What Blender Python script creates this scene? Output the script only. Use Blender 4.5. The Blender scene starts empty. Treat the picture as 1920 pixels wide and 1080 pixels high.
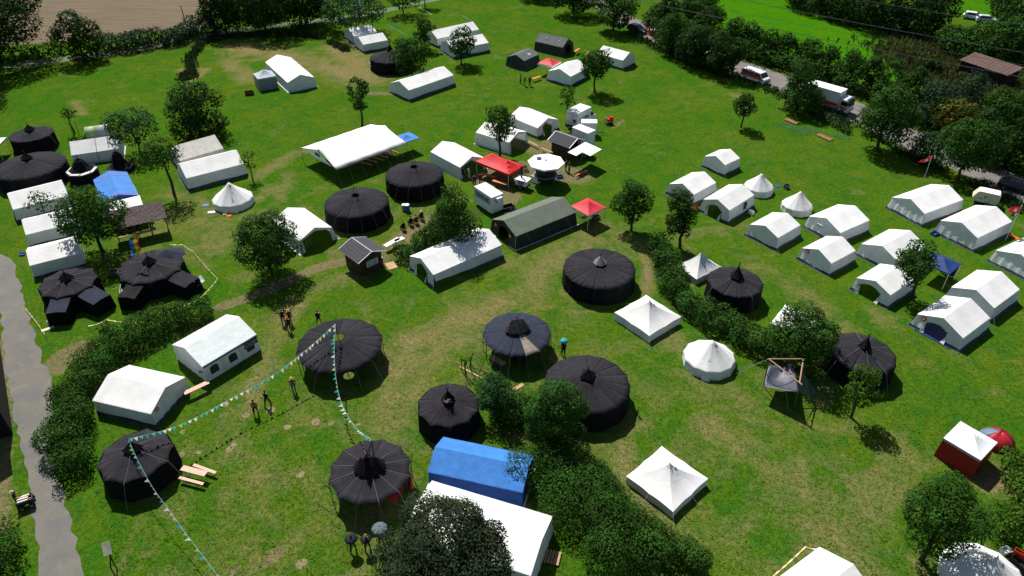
import bpy, math, random
import numpy as np
from mathutils import Vector, Matrix
R=math.radians
rnd=random.Random(7)
rng=np.random.default_rng(11)
S=bpy.context.scene
COL=S.collection
# ------------------------------------------------------------------ camera, sky, sun
CAMH=46.0; PITCH=R(36.5); FPX=1350.0
cd=bpy.data.cameras.new('camera'); cam=bpy.data.objects.new('camera',cd); COL.objects.link(cam)
cd.sensor_width=36; cd.lens=36*FPX/1920; cd.clip_end=2000; cd.clip_start=.5
cam.location=(0,0,CAMH); cam.rotation_euler=(R(90)-PITCH,0,0)
S.camera=cam
SUN_EL=R(53); SUN_AZ=math.atan2(-.42,.9)      # sun ahead-left of the camera; azimuth from +Y towards +X
w=bpy.data.worlds.new('World'); S.world=w; w.use_nodes=True
nt=w.node_tree; bg=nt.nodes['Background']; sk=nt.nodes.new('ShaderNodeTexSky')
sk.sky_type='NISHITA'; sk.sun_disc=False; sk.sun_elevation=SUN_EL; sk.sun_rotation=SUN_AZ
nt.links.new(sk.outputs[0],bg.inputs[0]); bg.inputs[1].default_value=.055
sl=bpy.data.lights.new('sun','SUN'); sl.energy=4.6; sl.angle=R(.53); sl.color=(1,.955,.88)
so=bpy.data.objects.new('sun',sl); COL.objects.link(so)
sd=Vector((math.sin(SUN_AZ)*math.cos(SUN_EL),math.cos(SUN_AZ)*math.cos(SUN_EL),math.sin(SUN_EL)))
so.rotation_euler=sd.to_track_quat('Z','Y').to_euler(); so.location=sd*200
S.view_settings.view_transform='Standard'; S.view_settings.look='None'
S.view_settings.gamma=1; S.view_settings.use_curve_mapping=False; S.view_settings.exposure=0.52
# ------------------------------------------------------------------ surveying helper: photo pixel -> place on the ground
def G(px,py,z=0.0):
    u,v=px-960,py-540; s,c=math.sin(PITCH),math.cos(PITCH)
    D=(u,FPX*c-v*s,-FPX*s-v*c); t=(z-CAMH)/D[2]
    return Vector((D[0]*t,D[1]*t,z))
def proj(p):
    s,c=math.sin(PITCH),math.cos(PITCH); x,y,z=p[0],p[1],p[2]-CAMH
    zc=y*c-z*s; yc=-y*s-z*c
    return 960+FPX*x/zc,540+FPX*yc/zc,FPX/zc
def ztop(base,ytop):
    b=G(*base); lo,hi=0,40
    for _ in range(30):
        m=(lo+hi)/2
        if proj((b.x,b.y,m))[1]>ytop: lo=m
        else: hi=m
    return lo
# ------------------------------------------------------------------ materials
MT={}
def mat(name,col,rough=.9,noise=.12,scale=3.0,bump=0.0,bscale=8.0,metal=0.0,transl=0.0,island=0.0,spec=.3,obj=0.0,col2=None):
    if name in MT: return MT[name]
    m=bpy.data.materials.new(name); m.use_nodes=True; t=m.node_tree; N=t.nodes; Lk=t.links
    b=N['Principled BSDF']; b.inputs['Roughness'].default_value=rough; b.inputs['Metallic'].default_value=metal
    b.inputs['Specular IOR Level'].default_value=spec
    tc=N.new('ShaderNodeTexCoord')
    nz=N.new('ShaderNodeTexNoise'); nz.inputs['Scale'].default_value=scale; nz.inputs['Detail'].default_value=4
    Lk.new(tc.outputs['Object'],nz.inputs['Vector'])
    mx=N.new('ShaderNodeMix'); mx.data_type='RGBA'
    c2=col2 or tuple(max(0,c*(1-noise*2.2)) for c in col); c1=tuple(min(1,c*(1+noise)) for c in col)
    mx.inputs[6].default_value=(*c2,1); mx.inputs[7].default_value=(*c1,1)
    rp=N.new('ShaderNodeMapRange'); rp.inputs[1].default_value=.3; rp.inputs[2].default_value=.7
    Lk.new(nz.outputs['Fac'],rp.inputs[0]); Lk.new(rp.outputs[0],mx.inputs[0])
    out=mx.outputs[2]
    if island or obj:
        hs=N.new('ShaderNodeHueSaturation'); 
        if island:
            g=N.new('ShaderNodeNewGeometry'); src=g.outputs['Random Per Island']; k=island
        else:
            g=N.new('ShaderNodeObjectInfo'); src=g.outputs['Random']; k=obj
        r1=N.new('ShaderNodeMapRange'); r1.inputs[3].default_value=1-k; r1.inputs[4].default_value=1+k
        Lk.new(src,r1.inputs[0]); Lk.new(r1.outputs[0],hs.inputs['Value'])
        if island:
            r2=N.new('ShaderNodeMapRange'); r2.inputs[3].default_value=.465; r2.inputs[4].default_value=.515
            Lk.new(src,r2.inputs[0]); Lk.new(r2.outputs[0],hs.inputs['Hue'])
        Lk.new(out,hs.inputs['Color']); out=hs.outputs[0]
    Lk.new(out,b.inputs['Base Color'])
    if bump:
        n2=N.new('ShaderNodeTexNoise'); n2.inputs['Scale'].default_value=bscale; n2.inputs['Detail'].default_value=5; n2.inputs['Distortion'].default_value=.6
        Lk.new(tc.outputs['Object'],n2.inputs['Vector'])
        bp=N.new('ShaderNodeBump'); bp.inputs['Strength'].default_value=1; bp.inputs['Distance'].default_value=bump
        Lk.new(n2.outputs['Fac'],bp.inputs['Height']); Lk.new(bp.outputs[0],b.inputs['Normal'])
    if transl:
        tr=N.new('ShaderNodeBsdfTranslucent'); Lk.new(out,tr.inputs['Color'])
        ms=N.new('ShaderNodeMixShader'); ms.inputs[0].default_value=transl
        Lk.new(b.outputs[0],ms.inputs[1]); Lk.new(tr.outputs[0],ms.inputs[2]); Lk.new(ms.outputs[0],N['Material Output'].inputs[0])
    MT[name]=m; return m
canvas=mat('white_canvas',(.82,.82,.81),.85,.05,.6,.03,1.4,transl=.10,obj=.05)
canvas_old=mat('weathered_canvas',(.60,.57,.53),.9,.08,1.5,.02,3,transl=.08)
canvas_wall=mat('canvas_wall',(.80,.82,.83),.85,.05,1.0,.04,1.6,transl=.22,obj=.05)
pvc=mat('white_pvc',(.74,.80,.80),.5,.04,1.5,.03,2.0,transl=.15)
flap=mat('mud_flap_vinyl',(.055,.065,.085),.7,.15,3,.03,4)
flapw=mat('pale_ground_sheet',(.55,.62,.66),.5,.1,3,.03,4)
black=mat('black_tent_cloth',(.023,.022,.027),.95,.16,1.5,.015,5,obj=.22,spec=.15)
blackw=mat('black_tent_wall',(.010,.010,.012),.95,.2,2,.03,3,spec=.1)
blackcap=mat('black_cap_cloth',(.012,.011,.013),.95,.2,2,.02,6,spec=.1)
navy=mat('navy_tent_cloth',(.018,.024,.045),.9,.12,1.5,.02,5)
greycap=mat('grey_cap_cloth',(.22,.22,.23),.9,.1,3,.02,6)
beige=mat('beige_cloth',(.24,.20,.17),.9,.12,2.5,.02,6)
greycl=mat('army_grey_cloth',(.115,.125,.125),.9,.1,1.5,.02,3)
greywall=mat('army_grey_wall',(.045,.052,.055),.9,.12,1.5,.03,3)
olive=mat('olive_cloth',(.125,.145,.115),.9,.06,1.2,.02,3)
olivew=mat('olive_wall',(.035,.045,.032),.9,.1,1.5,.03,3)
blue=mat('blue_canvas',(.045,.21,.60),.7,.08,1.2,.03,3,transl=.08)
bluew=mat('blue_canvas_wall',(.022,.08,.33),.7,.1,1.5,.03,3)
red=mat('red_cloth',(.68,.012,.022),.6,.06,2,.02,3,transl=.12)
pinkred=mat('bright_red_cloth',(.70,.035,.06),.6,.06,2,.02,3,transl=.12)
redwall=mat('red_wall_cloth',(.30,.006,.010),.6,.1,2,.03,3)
wood=mat('pale_wood',(.42,.27,.15),.7,.15,5)
woodd=mat('brown_wood',(.075,.040,.022),.8,.25,5,.02,10)
orange=mat('orange_varnished_wood',(.60,.17,.05),.5,.12,6)
pinkw=mat('pink_varnished_wood',(.62,.30,.22),.5,.08,6)
steel=mat('grey_steel',(.22,.23,.24),.5,.1,5,metal=.4)
greenst=mat('green_metal',(.10,.22,.17),.5,.1,5)
dark=mat('dark_metal',(.02,.02,.022),.5,.1,5)
rope=mat('pale_rope',(.26,.26,.25),.9,.1,20)
polem=mat('pole_wood',(.05,.038,.03),.9,.2,8)
paintw=mat('white_paint',(.80,.81,.82),.4,.03,2)
paintg=mat('pale_grey_paint',(.55,.58,.60),.45,.04,2)
cream=mat('cream_paint',(.62,.58,.42),.45,.05,2)
carblack=mat('black_car_paint',(.012,.014,.02),.25,.05,2,spec=.5)
glass=mat('dark_glass',(.015,.02,.028),.12,.05,2,spec=.6)
tyre=mat('tyre_rubber',(.012,.012,.012),.85,.1,6)
redp=mat('red_paint',(.70,.06,.03),.4,.05,2)
bluep=mat('blue_plastic',(.02,.10,.42),.45,.05,2)
navyp=mat('dark_blue_plastic',(.012,.03,.14),.45,.05,2)
cyanp=mat('turquoise_cloth',(.02,.36,.42),.7,.05,2)
tealc=mat('teal_cloth',(.02,.30,.27),.8,.05,2)
yellc=mat('yellow_cloth',(.80,.50,.03),.8,.05,2)
limec=mat('lime_cloth',(.35,.50,.08),.8,.05,2)
orangec=mat('orange_cloth',(.75,.14,.01),.8,.1,3)
purplec=mat('purple_cloth',(.10,.02,.22),.8,.1,3)
mauve=mat('mauve_cloth',(.28,.14,.22),.9,.2,4)
roofm=mat('roofing_felt',(.058,.060,.070),.9,.12,6,.01,30)
rust=mat('rusty_sheet_roof',(.075,.036,.028),.9,.4,1.2,.03,3,col2=(.11,.085,.08))
thatch=mat('shade_net_roof',(.10,.075,.075),.95,.5,7,.05,18,col2=(.02,.015,.017))
ink=mat('dark_ink',(.02,.045,.10),.6,.05,3)
skin=mat('skin',(.50,.27,.17),.6,.05,5)
hairm=mat('dark_hair',(.02,.012,.008),.8,.1,9)
blondm=mat('blond_hair',(.38,.24,.09),.8,.1,9)
shb=mat('black_clothing',(.010,.010,.013),.95,.1,9)
shr=mat('maroon_clothing',(.09,.012,.016),.95,.1,9)
shg=mat('grey_clothing',(.12,.12,.13),.95,.1,9)
shw=mat('white_clothing',(.6,.6,.6),.95,.1,9)
brn=mat('tan_skin',(.28,.13,.075),.7,.1,9)
bark=mat('bark',(.06,.045,.035),.95,.25,6,.03,12)
def leafm(n,c,k=.38,tr=.25): return mat(n,c,.75,.25,.55,transl=tr,island=k,spec=.05)
LF={'mid':leafm('leaves_mid',(.035,.104,.015)),'dark':leafm('leaves_dark',(.023,.066,.012)),'bush':leafm('leaves_hedge',(.033,.103,.015)),
    'copper':leafm('leaves_copper',(.032,.050,.024),.28,.15),'light':leafm('leaves_light',(.055,.135,.014)),'airy':leafm('leaves_bluegreen',(.034,.095,.030)),
    'yellow':leafm('leaves_yellow',(.095,.105,.016)),'weed':leafm('leaves_weed',(.035,.070,.022)),'scrub':leafm('leaves_scrub',(.085,.105,.028)),'grey':leafm('leaves_grey',(.035,.068,.034))}
# ------------------------------------------------------------------ mesh builder
class MB:
    def __init__(s): s.v=[];s.f=[];s.m=[]
    def face(s,pts,mi=0):
        n=len(s.v); s.v+= [tuple(p) for p in pts]; s.f.append(tuple(range(n,n+len(pts)))); s.m.append(mi); return s
    def box(s,c,d,rz=0,mi=0,tilt=None):
        hx,hy,hz=d[0]/2,d[1]/2,d[2]/2; n=len(s.v); ca,sa=math.cos(rz),math.sin(rz)
        for z in(-hz,hz):
            for x,y in((-hx,-hy),(hx,-hy),(hx,hy),(-hx,hy)):
                p=Vector((x,y,z))
                if tilt is not None: p=tilt@p
                s.v.append((c[0]+p.x*ca-p.y*sa,c[1]+p.x*sa+p.y*ca,c[2]+p.z))
        for q in((0,3,2,1),(4,5,6,7),(0,1,5,4),(1,2,6,5),(2,3,7,6),(3,0,4,7)): s.f.append(tuple(n+i for i in q)); s.m.append(mi)
        return s
    def tube(s,a,b,r0,r1=None,k=6,mi=0,cap=True):
        a=Vector(a);b=Vector(b);r1=r0 if r1 is None else r1
        d=(b-a).normalized(); u=d.orthogonal().normalized(); w_=d.cross(u); n=len(s.v)
        for p,r in((a,r0),(b,r1)):
            for i in range(k):
                t=2*math.pi*i/k; q=p+(u*math.cos(t)+w_*math.sin(t))*r; s.v.append(tuple(q))
        for i in range(k):
            j=(i+1)%k; s.f.append((n+i,n+j,n+k+j,n+k+i)); s.m.append(mi)
        if cap:
            s.f.append(tuple(n+i for i in reversed(range(k)))); s.m.append(mi)
            s.f.append(tuple(n+k+i for i in range(k))); s.m.append(mi)
        return s
    def line(s,pts,r,k=4,mi=0):
        for a,b in zip(pts[:-1],pts[1:]): s.tube(a,b,r,k=k,mi=mi)
        return s
    def prism(s,poly,z0,z1,mi=0):
        n=len(s.v);k=len(poly)
        for z in(z0,z1):
            for p in poly: s.v.append((p[0],p[1],z))
        for i in range(k):
            j=(i+1)%k; s.f.append((n+i,n+j,n+k+j,n+k+i)); s.m.append(mi)
        s.f.append(tuple(n+i for i in reversed(range(k)))); s.m.append(mi); s.f.append(tuple(n+k+i for i in range(k))); s.m.append(mi)
        return s
    def extr(s,prof,y0,y1,mi=0,inset=None):
        # prof in x,z extruded along y ; inset(z)-> how much narrower at height z
        n=len(s.v);k=len(prof)
        for sy,y in((-1,y0),(1,y1)):
            for x,z in prof:
                i=inset(z) if inset else 0; s.v.append((x,y-sy*i,z))
        for i in range(k):
            j=(i+1)%k; s.f.append((n+j,n+i,n+k+i,n+k+j)); s.m.append(mi)
        s.f.append(tuple(n+i for i in range(k))); s.m.append(mi); s.f.append(tuple(n+k+i for i in reversed(range(k)))); s.m.append(mi)
        return s
    def grid(s,P,mi=0,flip=False):
        n=len(s.v);a=len(P);b=len(P[0])
        for row in P: s.v+= [tuple(p) for p in row]
        for i in range(a-1):
            for j in range(b-1):
                q=(n+i*b+j,n+i*b+j+1,n+(i+1)*b+j+1,n+(i+1)*b+j)
                s.f.append(q[::-1] if flip else q); s.m.append(mi)
        return s
    def mesh(s,name,mats,smooth=False):
        me=bpy.data.meshes.new(name); me.from_pydata(s.v,[],s.f)
        if not isinstance(mats,(list,tuple)): mats=[mats]
        for m in mats: me.materials.append(m)
        if len(mats)>1: me.polygons.foreach_set('material_index',s.m)
        if smooth: me.polygons.foreach_set('use_smooth',[True]*len(me.polygons))
        me.update(); return me
    def build(s,name,mats,parent=None,smooth=False,thick=0,label=None):
        return obj(name,s.mesh(name,mats,smooth),parent,thick,label)
def obj(name,me,parent=None,thick=0,label=None):
    o=bpy.data.objects.new(name,me); COL.objects.link(o)
    if parent is not None: o.parent=parent
    if thick:
        md=o.modifiers.new('thickness','SOLIDIFY'); md.thickness=thick; md.offset=-1
    if label: o['label']=label
    return o
def tag(o,label=None,cat=None,group=None,kind=None):
    if label: o['label']=label
    if cat: o['category']=cat
    if group: o['group']=group
    if kind: o['kind']=kind
    return o
def thing(name,label,cat,loc=(0,0,0),rz=0,group=None):
    o=bpy.data.objects.new(name,None); COL.objects.link(o); o.location=loc; o.rotation_euler=(0,0,rz); o.empty_display_size=.3
    return tag(o,label,cat,group)
def text_mesh(body,size,mt,name='lettering'):
    c=bpy.data.curves.new(name,'FONT'); c.body=body; c.size=size; c.align_x='CENTER'; c.align_y='CENTER'; c.extrude=.004; c.offset=.02
    o=bpy.data.objects.new(name,c); COL.objects.link(o); dg=bpy.context.evaluated_depsgraph_get()
    me=bpy.data.meshes.new_from_object(o.evaluated_get(dg)); bpy.data.objects.remove(o); bpy.data.curves.remove(c)
    me.materials.clear(); me.materials.append(mt); return me
def place_text(body,size,mt,parent,M):
    o=obj('lettering',text_mesh(body,size,mt),parent); o.matrix_local=M; return o
def frame_at(o,x,y):   # matrix with origin o, local x axis, local y axis
    x=Vector(x).normalized(); y=Vector(y).normalized(); z=x.cross(y)
    m=Matrix((x,y,z)).transposed().to_4x4(); m.translation=Vector(o); return m
def loc2(parent,p):   # world point into a thing's own frame
    p=Vector(p)-parent.location; a=-parent.rotation_euler.z
    return Vector((p.x*math.cos(a)-p.y*math.sin(a),p.x*math.sin(a)+p.y*math.cos(a),p.z))
def cross8(r):   # eight-pointed cross outline
    P=[]
    for q in range(4):
        a=q*math.pi/2
        for da,rr in((-.40,1),(0,.78),(.40,1),(math.pi/4,.14)):
            P.append((math.cos(a+da)*r*rr,math.sin(a+da)*r*rr))
    return P
def emblem(parent,o,x,y,r,ring=redp,cr=paintw):
    x=Vector(x).normalized();y=Vector(y).normalized();z=x.cross(y);o=Vector(o)
    b=MB(); k=12
    b.face([o+z*.012+x*math.cos(2*math.pi*i/k)*r+y*math.sin(2*math.pi*i/k)*r for i in range(k)])
    e=b.build('emblem',ring,parent)
    c=MB()
    P=cross8(r*.62); ctr=o+z*.018
    for i in range(16):
        a=P[i];d=P[(i+1)%16]; c.face([ctr,ctr+x*a[0]+y*a[1],ctr+x*d[0]+y*d[1]])
    c.build('emblem_cross',cr,e)
# ------------------------------------------------------------------ ground
def seg_d(X,Y,pts):
    d=np.full(X.shape,1e9)
    for a,b in zip(pts[:-1],pts[1:]):
        ax,ay=a[0],a[1];bx,by=b[0],b[1]; L2=(bx-ax)**2+(by-ay)**2+1e-9
        t=np.clip(((X-ax)*(bx-ax)+(Y-ay)*(by-ay))/L2,0,1)
        d=np.minimum(d,np.hypot(X-ax-t*(bx-ax),Y-ay-t*(by-ay)))
    return d
def GP(pts): return [G(*p) for p in pts]
xs=np.concatenate([np.arange(-700,-120,60),np.arange(-120,120.1,.75),np.arange(150,760,60)])
ys=np.concatenate([np.arange(-200,14,40),np.arange(16,240,.75),np.arange(250,1300,80)])
X,Y=np.meshgrid(xs,ys)
wear=np.zeros(X.shape);dirt=np.zeros(X.shape)
_c=[seg_d(X,Y,[G(*q) for q in pts]) for pts in ([(560,800),(900,640),(1150,480)],[(560,900),(520,1050)],[(1150,760),(1400,850),(1560,1000)],[(330,420),(560,440),(760,420)])]
wear+=.34*np.clip(1.2-np.minimum.reduce(_c)/13,0,1)
def addw(A,pts,wd,k):
    d=seg_d(X,Y,GP(pts)); np.maximum(A,k*np.clip(1.25-d/wd,0,1),out=A)
for pts,wd,k in [
 ([(700,960),(760,640),(900,600),(1010,520),(1100,450)],3.2,.62),([(720,860),(780,700),(850,650),(940,560)],2.6,.55),
 ([(470,760),(510,640),(560,560),(700,500),(820,410)],1.8,.6),([(480,330),(545,290),(620,270)],1.6,.6),([(500,420),(540,330),(480,380)],1.8,.5),
 ([(1210,560),(1215,500),(1200,450)],1.2,.8),([(1240,620),(1330,700),(1440,780)],1.8,.45),([(1330,800),(1450,870),(1560,960),(1500,1080)],3.5,.55),
 ([(1180,800),(1170,900),(1260,1000)],1.2,.65),([(1700,860),(1640,920),(1600,1000)],3,.5),([(1020,500),(1130,420),(1180,460)],1.6,.55),
 ([(450,90),(560,110),(690,150),(640,90)],5,.8),([(385,130),(360,150),(345,130)],1.4,.8),([(470,150),(430,120),(480,80)],3,.7),
 ([(140,190),(155,215)],1,.6),([(400,620),(380,660)],2,.35),([(590,760),(560,900),(620,1040)],3,.35),([(1400,420),(1330,430),(1290,440)],2,.4),
 ([(300,360),(420,400),(400,470)],2.5,.5),([(1400,200),(1380,180)],2,.5),([(1550,720),(1530,745)],1.5,.55),([(1850,890),(1880,900)],2.2,.75),
 ([(1420,500),(1500,540),(1560,620)],2.5,.4),([(1640,590),(1700,640)],2,.35),([(950,860),(1010,860)],1.2,.7)]:
    addw(wear,pts,wd,k)
for pts,wd,k in [
 ([(570,590-5),(430,570),(700,500),(740,450),(830,395)],.9,.9) if 0 else ([(415,575),(500,545),(600,500),(690,480),(745,450),(830,395)],1.0,.85),
 ([(965,262),(1010,280),(1060,262)],2.4,.75),([(920,330),(1000,315),(1080,330)],3.0,.8),([(900,335),(960,370),(930,390)],1.8,.75),
 ([(100,690),(125,665),(150,655)],1.6,.9),([(520,1035),(508,1058)],.5,1),([(525,1028),(515,1040)],.5,1),([(430,1060),(440,1075)],.3,.8),
 ([(1870,890),(1850,905)],1.2,.8),([(1215,500),(1212,540)],.4,.8),([(690,175),(800,175)],1.2,.6),([(1170,225),(1150,240)],.8,.5),([(362,130),(358,148)],.7,.9),
 ([(0,1000),(10,760),(0,640)],1.0,.6),([(100,960),(130,1080)],.8,.5)]:
    addw(dirt,pts,wd,k)
spotsA=np.clip(1.3-seg_d(X,Y,GP([(420,800),(560,820),(620,900),(560,1000),(500,1060)]))/7.5,0,1)
spotsA=np.maximum(spotsA,np.clip(1.2-seg_d(X,Y,GP([(1310,425),(1400,450),(1480,470)]))/2.5,0,1))
spotsA=np.maximum(spotsA,.35*np.clip(1.2-seg_d(X,Y,GP([(1250,760),(1500,900),(1620,1000)]))/7,0,1))
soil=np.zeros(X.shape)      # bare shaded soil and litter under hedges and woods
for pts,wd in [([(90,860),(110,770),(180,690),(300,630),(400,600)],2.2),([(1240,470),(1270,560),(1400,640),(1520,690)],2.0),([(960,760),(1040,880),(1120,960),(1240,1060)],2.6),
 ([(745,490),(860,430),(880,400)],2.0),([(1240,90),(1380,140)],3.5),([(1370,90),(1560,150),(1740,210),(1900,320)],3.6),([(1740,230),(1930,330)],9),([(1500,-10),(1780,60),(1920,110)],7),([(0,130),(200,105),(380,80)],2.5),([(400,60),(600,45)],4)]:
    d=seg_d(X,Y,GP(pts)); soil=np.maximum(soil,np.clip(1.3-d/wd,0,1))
v=np.stack([X.ravel(),Y.ravel(),np.zeros(X.size)],1); ny,nx=X.shape
idx=np.arange(ny*nx).reshape(ny,nx)
F=np.stack([idx[:-1,:-1],idx[:-1,1:],idx[1:,1:],idx[1:,:-1]],-1).reshape(-1,4)
def npmesh(name,V,Fq,mats,smooth=False):
    me=bpy.data.meshes.new(name); k=Fq.shape[1]
    me.vertices.add(len(V)); me.vertices.foreach_set('co',np.asarray(V,np.float32).ravel())
    me.loops.add(Fq.size); me.loops.foreach_set('vertex_index',Fq.astype(np.int32).ravel())
    me.polygons.add(len(Fq)); me.polygons.foreach_set('loop_start',np.arange(0,Fq.size,k,dtype=np.int32))
    try: me.polygons.foreach_set('loop_total',np.full(len(Fq),k,np.int32))
    except Exception: pass
    for m in mats: me.materials.append(m)
    if smooth: me.polygons.foreach_set('use_smooth',np.ones(len(Fq),bool))
    me.update(calc_edges=True); return me
def nodes_mat(name):
    m=bpy.data.materials.new(name); m.use_nodes=True; return m,m.node_tree.nodes,m.node_tree.links
def ramp(N,L_,src,a,b,lo=0,hi=1):
    r=N.new('ShaderNodeMapRange'); r.inputs[1].default_value=a; r.inputs[2].default_value=b; r.inputs[3].default_value=lo; r.inputs[4].default_value=hi
    L_.new(src,r.inputs[0]); return r.outputs[0]
def mixc(N,L_,f,a,b,mode='MIX'):
    m=N.new('ShaderNodeMix'); m.data_type='RGBA'; m.blend_type=mode
    if isinstance(f,float): m.inputs[0].default_value=f
    else: L_.new(f,m.inputs[0])
    for i,c in((6,a),(7,b)):
        if isinstance(c,tuple): m.inputs[i].default_value=(*c,1)
        else: L_.new(c,m.inputs[i])
    return m.outputs[2]
def noise(N,L_,co,sc,det=4,rough=.55,dist=0.0):
    n=N.new('ShaderNodeTexNoise'); n.inputs['Scale'].default_value=sc; n.inputs['Detail'].default_value=det; n.inputs['Roughness'].default_value=rough; n.inputs['Distortion'].default_value=dist
    L_.new(co,n.inputs['Vector']); return n.outputs['Fac']
def mul(N,L_,a,b,op='MULTIPLY'):
    m=N.new('ShaderNodeMath'); m.operation=op; m.use_clamp=True
    for i,c in enumerate((a,b)):
        if isinstance(c,float): m.inputs[i].default_value=c
        else: L_.new(c,m.inputs[i])
    return m.outputs[0]
def grass_mat(name,g1,g2,dry,lush,attrs=True,dryk=.35):
    m,N,L_=nodes_mat(name); b=N['Principled BSDF']; b.inputs['Roughness'].default_value=.95; b.inputs['Specular IOR Level'].default_value=0
    co=N.new('ShaderNodeTexCoord').outputs['Object']
    c=mixc(N,L_,ramp(N,L_,noise(N,L_,co,.11,5,.6,.5),.38,.62),g1,g2)
    c=mixc(N,L_,ramp(N,L_,noise(N,L_,co,.55,5,.65,.8),.45,.68,0,.8),c,lush)
    pat=noise(N,L_,co,.23,8,.72,1.0)
    if attrs:
        at=N.new('ShaderNodeAttribute'); at.attribute_name='wear'; wv=at.outputs['Fac']
        s=mul(N,L_,pat,mul(N,L_,wv,.40,'MULTIPLY'),'ADD')
        c=mixc(N,L_,ramp(N,L_,s,.56,.86,0,.92),c,dry)
        fine=noise(N,L_,co,1.3,6,.7,.5)
        ad=N.new('ShaderNodeAttribute'); ad.attribute_name='dirt'
        s2=mul(N,L_,ad.outputs['Fac'],fine,'ADD')
        c=mixc(N,L_,ramp(N,L_,s2,.78,1.08,0,.9),c,(.20,.145,.095))
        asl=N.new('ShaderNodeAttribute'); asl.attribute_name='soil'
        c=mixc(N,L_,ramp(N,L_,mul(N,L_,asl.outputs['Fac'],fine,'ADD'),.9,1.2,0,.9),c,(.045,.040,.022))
        wp=N.new('ShaderNodeMix'); wp.data_type='VECTOR'; wp.inputs[0].default_value=.22
        nn=N.new('ShaderNodeTexNoise'); nn.inputs['Scale'].default_value=1.6; L_.new(co,nn.inputs['Vector']); L_.new(co,wp.inputs[4]); L_.new(nn.outputs['Color'],wp.inputs[5])
        vo=N.new('ShaderNodeTexVoronoi'); vo.inputs['Scale'].default_value=.62; L_.new(wp.outputs[1],vo.inputs['Vector'])
        sp=N.new('ShaderNodeSeparateColor'); L_.new(vo.outputs['Color'],sp.inputs[0])
        thr=mul(N,L_,sp.outputs[0],.26); asp=N.new('ShaderNodeAttribute'); asp.attribute_name='spots'
        thr=mul(N,L_,thr,asp.outputs['Fac'])
        df=mul(N,L_,thr,vo.outputs['Distance'],'SUBTRACT')
        c=mixc(N,L_,ramp(N,L_,df,.0,.05,0,.8),c,(.27,.20,.135))
    else:
        c=mixc(N,L_,ramp(N,L_,pat,.55,.75,0,dryk),c,dry)
    tuft=noise(N,L_,co,2.6,8,.8,.3)
    c=mixc(N,L_,1.0,c,mixc(N,L_,ramp(N,L_,tuft,.32,.68),(.62,.64,.60),(1.28,1.26,1.24)),'MULTIPLY')
    fine2=noise(N,L_,co,9,3,.7)
    c=mixc(N,L_,1.0,c,mixc(N,L_,ramp(N,L_,fine2,.3,.7),(.72,.74,.7),(1.22,1.2,1.2)),'MULTIPLY')
    L_.new(c,b.inputs['Base Color'])
    bp=N.new('ShaderNodeBump'); bp.inputs['Distance'].default_value=.10; bp.inputs['Strength'].default_value=1
    L_.new(mul(N,L_,tuft,fine2,'ADD'),bp.inputs['Height']); L_.new(bp.outputs[0],b.inputs['Normal'])
    return m
meadow_m=grass_mat('meadow_grass',(.044,.118,.006),(.074,.126,.009),(.190,.158,.070),(.022,.096,.011))
me=npmesh('meadow',v,F,[meadow_m])
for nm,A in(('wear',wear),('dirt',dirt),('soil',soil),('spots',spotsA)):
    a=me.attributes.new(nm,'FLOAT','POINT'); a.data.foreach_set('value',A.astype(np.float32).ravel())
tag(obj('meadow',me),kind='structure')
def sheet(name,poly,z,m,sub=0,amp=0.0):
    # polygon sheet with slightly ragged edges
    P=[]
    k=len(poly)
    for i in range(k):
        a=poly[i];b=poly[(i+1)%k]; n=max(1,int((b-a).length/(.8 if amp>.2 else 1.2))) if amp else 1
        for j in range(n):
            q=a.lerp(b,j/n); o=amp*rnd.uniform(-1,1); d=(b-a).normalized(); P.append((q.x-d.y*o,q.y+d.x*o,z))
    b=MB(); b.face(P); me=b.mesh(name,m)
    return tag(obj(name,me),kind='structure')
brightg=grass_mat('bright_grass',(.042,.16,.003),(.056,.17,.003),(.075,.16,.01),(.028,.14,.005),False,.4)
sheet('far_meadow',GP([(1290,-8),(1450,-60),(1455,-8),(1540,30),(1640,62),(1700,100),(1742,140),(1745,170),(1720,190),(1640,160),(1500,110),(1390,70),(1310,30)]),.004,brightg,amp=.5)
sheet('small_meadow',GP([(1770,-30),(1800,-30),(1885,28),(1830,40),(1782,25)]),.004,brightg,amp=.4)
# stubble field
m,N,L_=nodes_mat('stubble'); b=N['Principled BSDF']; b.inputs['Roughness'].default_value=.95
tc=N.new('ShaderNodeTexCoord').outputs['Object']
mp=N.new('ShaderNodeMapping'); mp.inputs['Rotation'].default_value=(0,0,R(28)); mp.inputs['Scale'].default_value=(.10,1.3,1); L_.new(tc,mp.inputs[0])
c=mixc(N,L_,ramp(N,L_,noise(N,L_,mp.outputs[0],1.0,5,.6,.3),  .40,.60),(.078,.052,.026),(.135,.090,.048))
c=mixc(N,L_,ramp(N,L_,noise(N,L_,tc,.09,5,.6),.45,.7,0,.5),c,(.090,.085,.028))
c=mixc(N,L_,1.0,c,mixc(N,L_,noise(N,L_,tc,3,5,.7),(.6,.6,.6),(1.4,1.4,1.4)),'MULTIPLY')
L_.new(c,b.inputs['Base Color']); stub=m
sheet('stubble_field',GP([(-160,98),(60,82),(200,68),(405,48),(420,-20),(460,-130),(-300,-130)]),.004,stub,amp=.5)
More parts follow.
